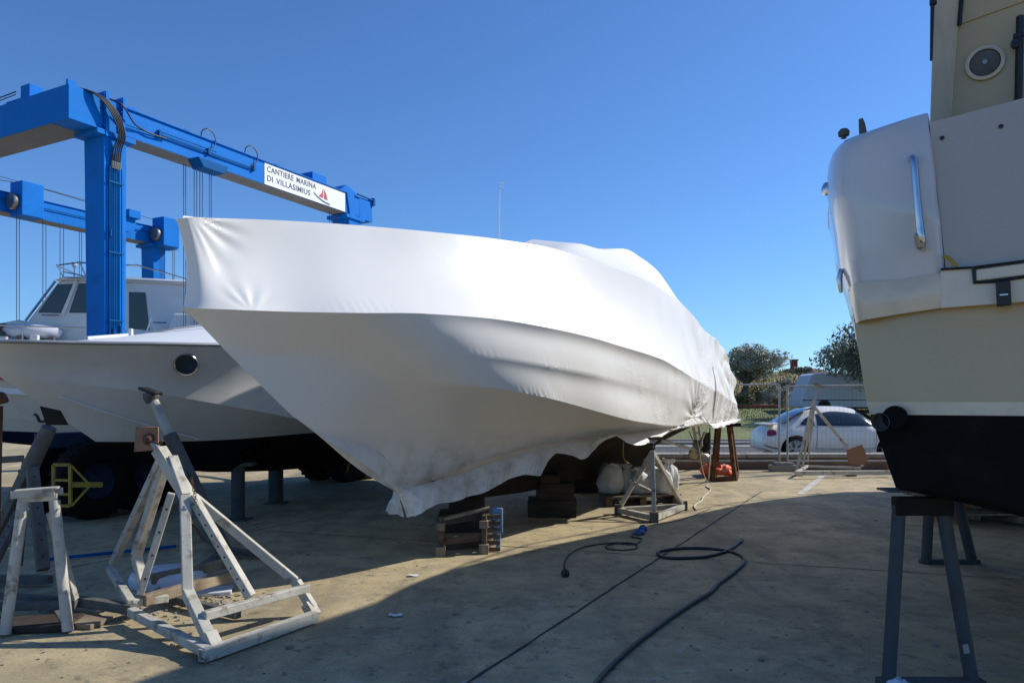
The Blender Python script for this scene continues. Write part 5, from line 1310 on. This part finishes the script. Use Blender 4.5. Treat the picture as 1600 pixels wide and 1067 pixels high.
# ---- right boat supports
def right_stand(label, tl, tr, fl, frr, w, mt):
    c = (V(fl)+V(frr))/2; t = thing('pipe_stand', label, 'boat stand', (c.x,c.y,0), 'pipe stands under the right boat')
    for a, b in ((tl,fl),(tr,frr)):
        m = MB(); m.tube([a,b], w, 16); m.build('leg', mt, t, smooth=60)
    m = MB(); m.bar(V(tl)+V((-.03,0,.0)), V(tr)+V((.05,0,0)), .10, .10); m.build('head_beam', M['antibrown'], t, bevel=.006)
    m = MB(); d = (V(tr)-V(tl)).normalized(); m.box(V(tl)+V((-.01,0,.09)), (.16,.16,.012)); m.build('pad', mt, t)
    m = MB(); m.bar(V(fl)+V((-.06,0,.02)), V(frr)+V((.06,0,.02)), .07, .04); m.build('base_bar', mt, t, bevel=.006)
    return t
s1 = right_stand('near grey pipe stand with two splayed legs under the black transom, right foreground', P(1405,790,4.2), P(1472,790,4.15), G(1388,1070), G(1520,1071), .037, M['standblue'])
m = MB(); m.bar(P(1508,1006,4.0),P(1511,1020,4.0),.03,.004,V((0,-1,0))); m.build('label', M['galv'], s1)
right_stand('further grey pipe stand with flat feet seen between the nearer legs, right side', P(1453,760,7.2), P(1490,755,7.2), G(1447,880), G(1520,880), .048, M['standblue'])
t = thing('pallet_stack', 'stack of weathered wooden pallets standing behind the right boat stands', 'pallets', tuple(G(1500,815)))
for k in range(4):
    z = .02+k*.15
    for x_ in np.linspace(0,1,6):
        m = MB(); q0 = G(1475,815); q1 = G(1640,829); p_ = q0.lerp(q1,.5)+V((.35,.1+float(x_)*.95,0)); m.box(V((p_.x,p_.y,z+.12)), (1.9,.1,.022)); m.build('board', M['woodl'], t)
    for s in (.08,.5,.92):
        m = MB(); p_ = G(1475,815).lerp(G(1640,829),s)+V((.35,.55,0)); m.box(V((p_.x,p_.y,z+.055)), (.1,1.05,.09)); m.build('bearer', M['woodl'], t)
# keel block of right boat
m = MB(); q = WR(3.2,cR,0); m.box((q.x,q.y,.32), (.5,.9,.62), Matrix.Rotation(-.57,3,'Z')); tag(m.build('keel_block', M['timber'], bevel=.02), 'dark timber keel block under the black bottom of the right boat', 'block')
m = MB(); q = WR(7.5,cR,0); m.box((q.x,q.y,.30), (.5,.9,.58), Matrix.Rotation(-.57,3,'Z')); tag(m.build('keel_block', M['timber'], bevel=.02), 'timber keel block further forward under the right boat', 'block')
m = MB(); q0 = WR(.9,cR,.95); m.lathe(tuple(WR(.5,cR-.35,.72)), tuple(fR.u), [(.001,-.1),(.28,-.04),(.3,0),(.28,.04),(.001,.1)], 20); m.build('rudder', M['anti'], rb)

# ---- timber blocks and pallets by the wrapped boat
def block_stack(specs, label_prefix, mt):
    for i, (px, py, z0, sz, rz, lab) in enumerate(specs):
        q = G(px,py) ; m = MB(); m.box((q.x,q.y+sz[1]/2,z0+sz[2]/2), sz, Matrix.Rotation(rz,3,'Z'))
        tag(m.build('timber_block', mt, bevel=.015), lab, 'timber block', 'timbers under the wrapped boat')
block_stack([(864,809,0.0,(.68,.5,.24),-.05,'wide bottom timber of the three-high stack under the wrapped keel'),
             (868,809,.243,(.50,.45,.23),.03,'middle timber of the three-high stack under the wrapped keel'),
             (855,809,.476,(.35,.4,.12),-.02,'small top timber of the three-high stack under the wrapped keel')], '', M['timber'])
block_stack([(722,832,0,(.6,.4,.24),.05,'bottom dark timber behind the pallet, under the bow'),(728,832,.243,(.42,.4,.17),-.03,'top dark timber behind the pallet, under the bow')], '', M['timber'])
block_stack([(925,770,0,(.7,.5,.3),.1,'dark timber further back under the wrapped hull, left of the sacks')], '', M['timber'])
def pallet_edge():
    t = thing('wooden_pallet', 'broken brown pallet standing on its edge beside the wrapped bow', 'pallet', tuple(G(735,866)))
    def U(a, b, c): # a along, b depth, c up
        o_ = G(691,868); x = (G(758,864)-o_).normalized(); y = V((-x.y,x.x,0)); return o_ + x*a + y*b + V((0,0,c))
    L_ = (G(758,864)-G(691,868)).length; H = .40
    for a in (.0, L_):
        m = MB(); 
        m.box(U(a,.02,H/2), (.05,.09,H), Matrix.Rotation(-.1,3,'Z')); m.build('bearer', M['wood'], t, bevel=.003)
        m = MB(); m.box(U(a-.02,-.02,.05), (.10,.08,.10)); m.build('block', M['woodl'], t, bevel=.004); m = MB(); m.box(U(a-.02,-.02,.31), (.09,.08,.08)); m.build('block', M['woodl'], t, bevel=.004)
    m = MB(); m.bar(U(-.03,.03,H*.92), U(L_+.05,.0,H+.08), .10, .022); m.build('board', M['woodl'], t)
    m = MB(); m.bar(U(.0,.05,.14), U(L_,.05,.17), .08, .02, V((0,1,.2))); m.build('board', M['wood'], t)
    for k in range(6):
        z = .03+k*.07; m = MB(); m.bar(U(L_+.03,.05+.05*(k%2),z+.0), U(L_+.19-.01*k%3,.55,z+.02), .09, .03); m.build('slat', M['wood'], t)
        m = MB(); m.bar(U(L_+.01,.02,z), U(L_+.17,.03,z), .03, .04); m.build('slat', M['wood'], t)
    m = MB(); m.bar(U(.03,.32,.05), U(L_+.1,.32,.05), .09, .09); m.build('bearer', M['wood'], t)
    m = MB(); m.bar(U(.0,.32,.30), U(L_+.1,.32,.36), .02, .09); m.build('board', M['wood'], t)
pallet_edge()
m = MB(); q = G(777,858); 
m.box((q.x,q.y+.02,.31), (.12,.03,.28)); m.box((q.x+.01,q.y+.05,.12),(.05,.03,.24)); tag(m.build('plastic_board', M['bluepl'], bevel=.025), 'scuffed blue plastic board propped on the pallet end', 'board')

# sacks on pallet
def sacks():
    t = thing('low_pallet', 'low dark pallet carrying white sacks behind the three-legged stand', 'pallet', tuple(G(990,790)))
    q0 = G(945,792); q1 = G(1062,786)
    for k in range(6):
        m = MB(); a = q0.lerp(q1,0)+V((0,k*.16,.14)); b = q0.lerp(q1,1)+V((0,k*.16,.14)); m.bar(a,b,.1,.025); m.build('board', M['wood'], t)
    for s in (.05,.5,.95):
        m = MB(); a = q0.lerp(q1,s); m.box((a.x,a.y+.4,.065), (.1,.9,.12)); m.build('bearer', M['wood'], t)
    spec = [(958,0,.19,.46,'leftmost bulky white sack with open folded top on the low pallet'),(985,.15,.15,.42,'slim grey-white sack with narrow neck, second from the left on the pallet'),(1003,-.05,.15,.40,'white sack directly left of the stand front leg on the pallet'),
            (1022,.1,.17,.50,'tall white sack with tied neck behind the stand front leg'),(1041,-.02,.14,.42,'white sack right of the stand front leg on the pallet'),(1056,.25,.15,.50,'rightmost white sack at the back corner of the low pallet')]
    for i, (px, dy, r, h, lab) in enumerate(spec):
        c = G(px,789); c = V((c.x,c.y+.25+dy,.155)); m = MB(); rows = []
        pr = [(0,.72),(.06,.95),(.25,1.08),(.5,1.05),(.72,.88),(.84,.45),(.9,.35),(.96,.55),(1.04,.62)] if i else [(0,.72),(.06,.95),(.3,1.1),(.6,1.08),(.8,.98),(.92,.85),(.97,.6),(1.02,.7),(1.0,.3)]
        for zz, rr in pr:
            row = []
            for k in range(28):
                a = 2*math.pi*k/28; fold = 1+.09*math.sin(a*5+i)*(zz>.6)+.2*fr(20+i,math.cos(a)*1.4,math.sin(a)*1.4,zz*3)+.16*fr(30+i,math.cos(a)*4,math.sin(a)*4,zz*6)
                row.append(c+V((math.cos(a)*r*rr*fold, math.sin(a)*r*rr*fold*.9, zz*h+.03*fr(40+i,a*2,zz*3)*(zz>.5))))
            rows.append(row)
        m.grid(rows, closeu=True); m.f.append(tuple(reversed(range(28)))); m.m.append(0)
        tag(m.build('white_sack', M['sack'], smooth=70), lab, 'sack', 'white sacks on the low pallet')
sacks()
# small frames seen far under the hull
for px, lab in ((492,'tiny white steel trestle far off under the hull, left one'),(500,'tiny white steel trestle far off under the hull, right one')):
    q = G(px,741 if px<495 else 738); m = MB()
    for dx in (-.12,.12):
        m.bar(V((q.x+dx,q.y,0)), V((q.x+dx*.7,q.y,.34)), .03)
    m.bar(V((q.x-.1,q.y,.34)), V((q.x+.1,q.y,.34)), .04); m.bar(V((q.x-.15,q.y,.02)), V((q.x+.15,q.y,.02)), .04); tag(m.build('small_trestle', M['stand']), lab, 'trestle')

# ------------------------------------------------------------------ cables and clutter
def cable(name, pts, r, mt, label, cat='cable'):
    m = MB(); m.tube(cr(pts, 10), r, 8); o = m.build(name, mt, smooth=60); tag(o, label, cat); return o
g1 = lambda x, y: G(x, y, .016)
cable('black_hose', [g1(925,1075),g1(950,1045),g1(985,1012),g1(1020,985),g1(1050,963),g1(1085,940),g1(1110,925),g1(1122,912),g1(1145,895),g1(1163,876),g1(1150,864),g1(1115,857),g1(1070,856),g1(1035,860),g1(1028,865),g1(1042,871),g1(1085,871),g1(1115,867),g1(1140,858),g1(1160,843)], .016, M['cable'], 'thick black hose looped on the shaded concrete and running to the front edge', 'hose')
g2 = lambda x, y: G(x, y, .01)
cb = cable('extension_cable', [g2(883,893),g2(882,880),g2(890,866),g2(910,855),g2(945,849),g2(985,848),g2(996,855),g2(975,859),g2(950,857),g2(948,852),g2(965,849),g2(990,850),g2(1003,842),g2(988,838),g2(992,830),g2(998,826)], .008, M['cable'], 'thin black extension cable with blue plug curled by the three-legged stand')
m = MB(); q = G(1001,829,.04); m.lathe(q, (.5,.3,.3), [(.02,-.09),(.035,-.07),(.04,.0),(.05,.02),(.045,.07),(.001,.07)], 12); m.lathe(q+V((.03,-.03,-.01)), (-.6,-.5,.1), [(.018,0),(.03,.02),(.03,.09),(.001,.09)], 10); m.build('plug', M['plug'], cb, smooth=40)
m = MB(); m.lathe(G(883,895,.03), (0,-.6,.1), [(.02,-.06),(.04,-.04),(.04,.04),(.001,.05)], 10); m.build('socket', M['black'], cb, smooth=40)
cable('power_cord', [P(1109,668,14.6),P(1110,700,14.4),P(1108,735,14.2),G(1107,752,.01),G(1104,760,.01),G(1110,765,.01),G(1099,776,.01),G(1096,782,.01),G(1085,790,.01),G(1088,797,.01)], .012, M['cablew'], 'pale cord hanging from the stern and snaking on the floor')
cable('power_cord', [P(1082,655,13),P(1092,700,13.2),P(1098,735,13.6),G(1106,755,.01)], .008, M['cablew'], 'thin pale cord crossing in front of the ladder')
cable('power_cord', [G(1000,820,.008),G(1030,818,.008),G(1070,810,.008),G(1110,794,.008)], .005, M['cable'], 'thin dark cord along the front of the three-legged stand')
cable('yellow_strap', [P(974,690,10.0),P(974,712,10.0),P(978,721,10.0),P(983,724,10.0)], .008, M['yellow'], 'short yellow strap hanging below the wrap edge', 'strap')
cable('tie_line', [P(975,710,10.2),P(1000,700,10.2),P(1030,690,10.3)], .006, M['cable'], 'dark taut line from the wrapped hull to the stand top', 'rope')
# basin and boards near the left stand
m = MB(); q = G(285,915); m.lathe((q.x-.18,q.y+.12,.0), (0,0,1), [(.31,.0),(.32,.05),(.30,.10),(.26,.115),(.001,.125)], 30); tag(m.build('plastic_tub', M['plastic'], smooth=40), 'upturned white plastic tub under the near stand', 'tub')
m = MB(); m.box(G(345,925,.015)+V((-.2,0,0)), (.55,.22,.03), Matrix.Rotation(.3,3,'Z')); tag(m.build('white_board', M['plastic'], bevel=.006), 'thin white board on the ground beside the plastic tub', 'board')
m = MB(); m.bar(G(235,905,.10), G(360,878,.12), .09, .08); tag(m.build('wood_beam', M['woodl'], bevel=.008), 'pale wooden beam behind the tub, further one', 'beam')
m = MB(); m.bar(G(222,938,.13), G(365,898,.12), .08, .08); tag(m.build('wood_beam', M['woodl'], bevel=.008), 'pale wooden beam across the tub, nearer one', 'beam')
m = MB(); m.bar(G(60,875,.03), G(275,853,.03), .03, .03); tag(m.build('blue_pipe', M['bluepipe']), 'blue pipe lying on the dark floor behind the left stands', 'pipe')
m = MB(); m.box(G(30,975,.03), (.75,.3,.05), Matrix.Rotation(.15,3,'Z')); tag(m.build('wood_plank', M['timber'], bevel=.008), 'grey plank flat on the floor behind the trestle legs', 'plank')
m = MB(); m.box(G(120,970,.02), (.42,.22,.035), Matrix.Rotation(-.2,3,'Z')); tag(m.build('wood_plank', M['woodl'], bevel=.004), 'short pale plank right of the trestle on the floor', 'plank')
rng = random.Random(12); m = MB()
for k in range(150):
    if k < 90: px = rng.gauss(352,22); py = rng.gauss(937,6)
    else: px = rng.gauss(250,60); py = rng.gauss(955,14)
    s = rng.uniform(.004,.016); q = G(px,py,s*.4); m.box(q,(s*2,s*1.6,s), Matrix.Rotation(rng.uniform(0,3),3,'Z'))
tag(m.build('rubble', M['rubble']), 'grey gravel crumbs and chips scattered by the near stand', 'rubble', kind='stuff')
m = MB()
for k in range(420):
    px = rng.uniform(-50,1650); py = 745+320*rng.random()**.8; s = rng.uniform(.002,.008)*(1+ (rng.random()<.05)*1.5); q = G(px,py,s*.4); m.box(q,(s*2.2,s*1.8,s), Matrix.Rotation(rng.uniform(0,3),3,'Z'))
tag(m.build('grit', M['rubble']), 'small stones and grit scattered over the concrete', 'grit', kind='stuff')
for px, py in ((618,960),(645,898)): 
    m = MB(); q = G(px,py,.012); rows = [[q+V((x*.05,y*.03,.012*fr(px,x*2,y*2))) for x in (-1,-.5,0,.5,1)] for y in (-1,0,1)]; m.grid(rows)
    tag(m.build('paper_scrap', M['plastic'], smooth=60), 'small crumpled white scrap in the sunlit strip' if py < 900 else 'small crumpled white scrap in the shade by the right foot of the near stand', 'litter')
m = MB(); q = G(1402,1062,.04); rows = [[q+V((x*.06,y*.05,.05*math.exp(-(x*x+y*y))*1.0+.03*fr(3,x*2,y*2)-.03)) for x in np.linspace(-1.3,1.3,8)] for y in np.linspace(-1.3,1.3,8)]; m.grid(rows)
tag(m.build('rag', M['plastic'], smooth=60), 'crumpled white rag at the foot of the near pipe stand', 'rag')
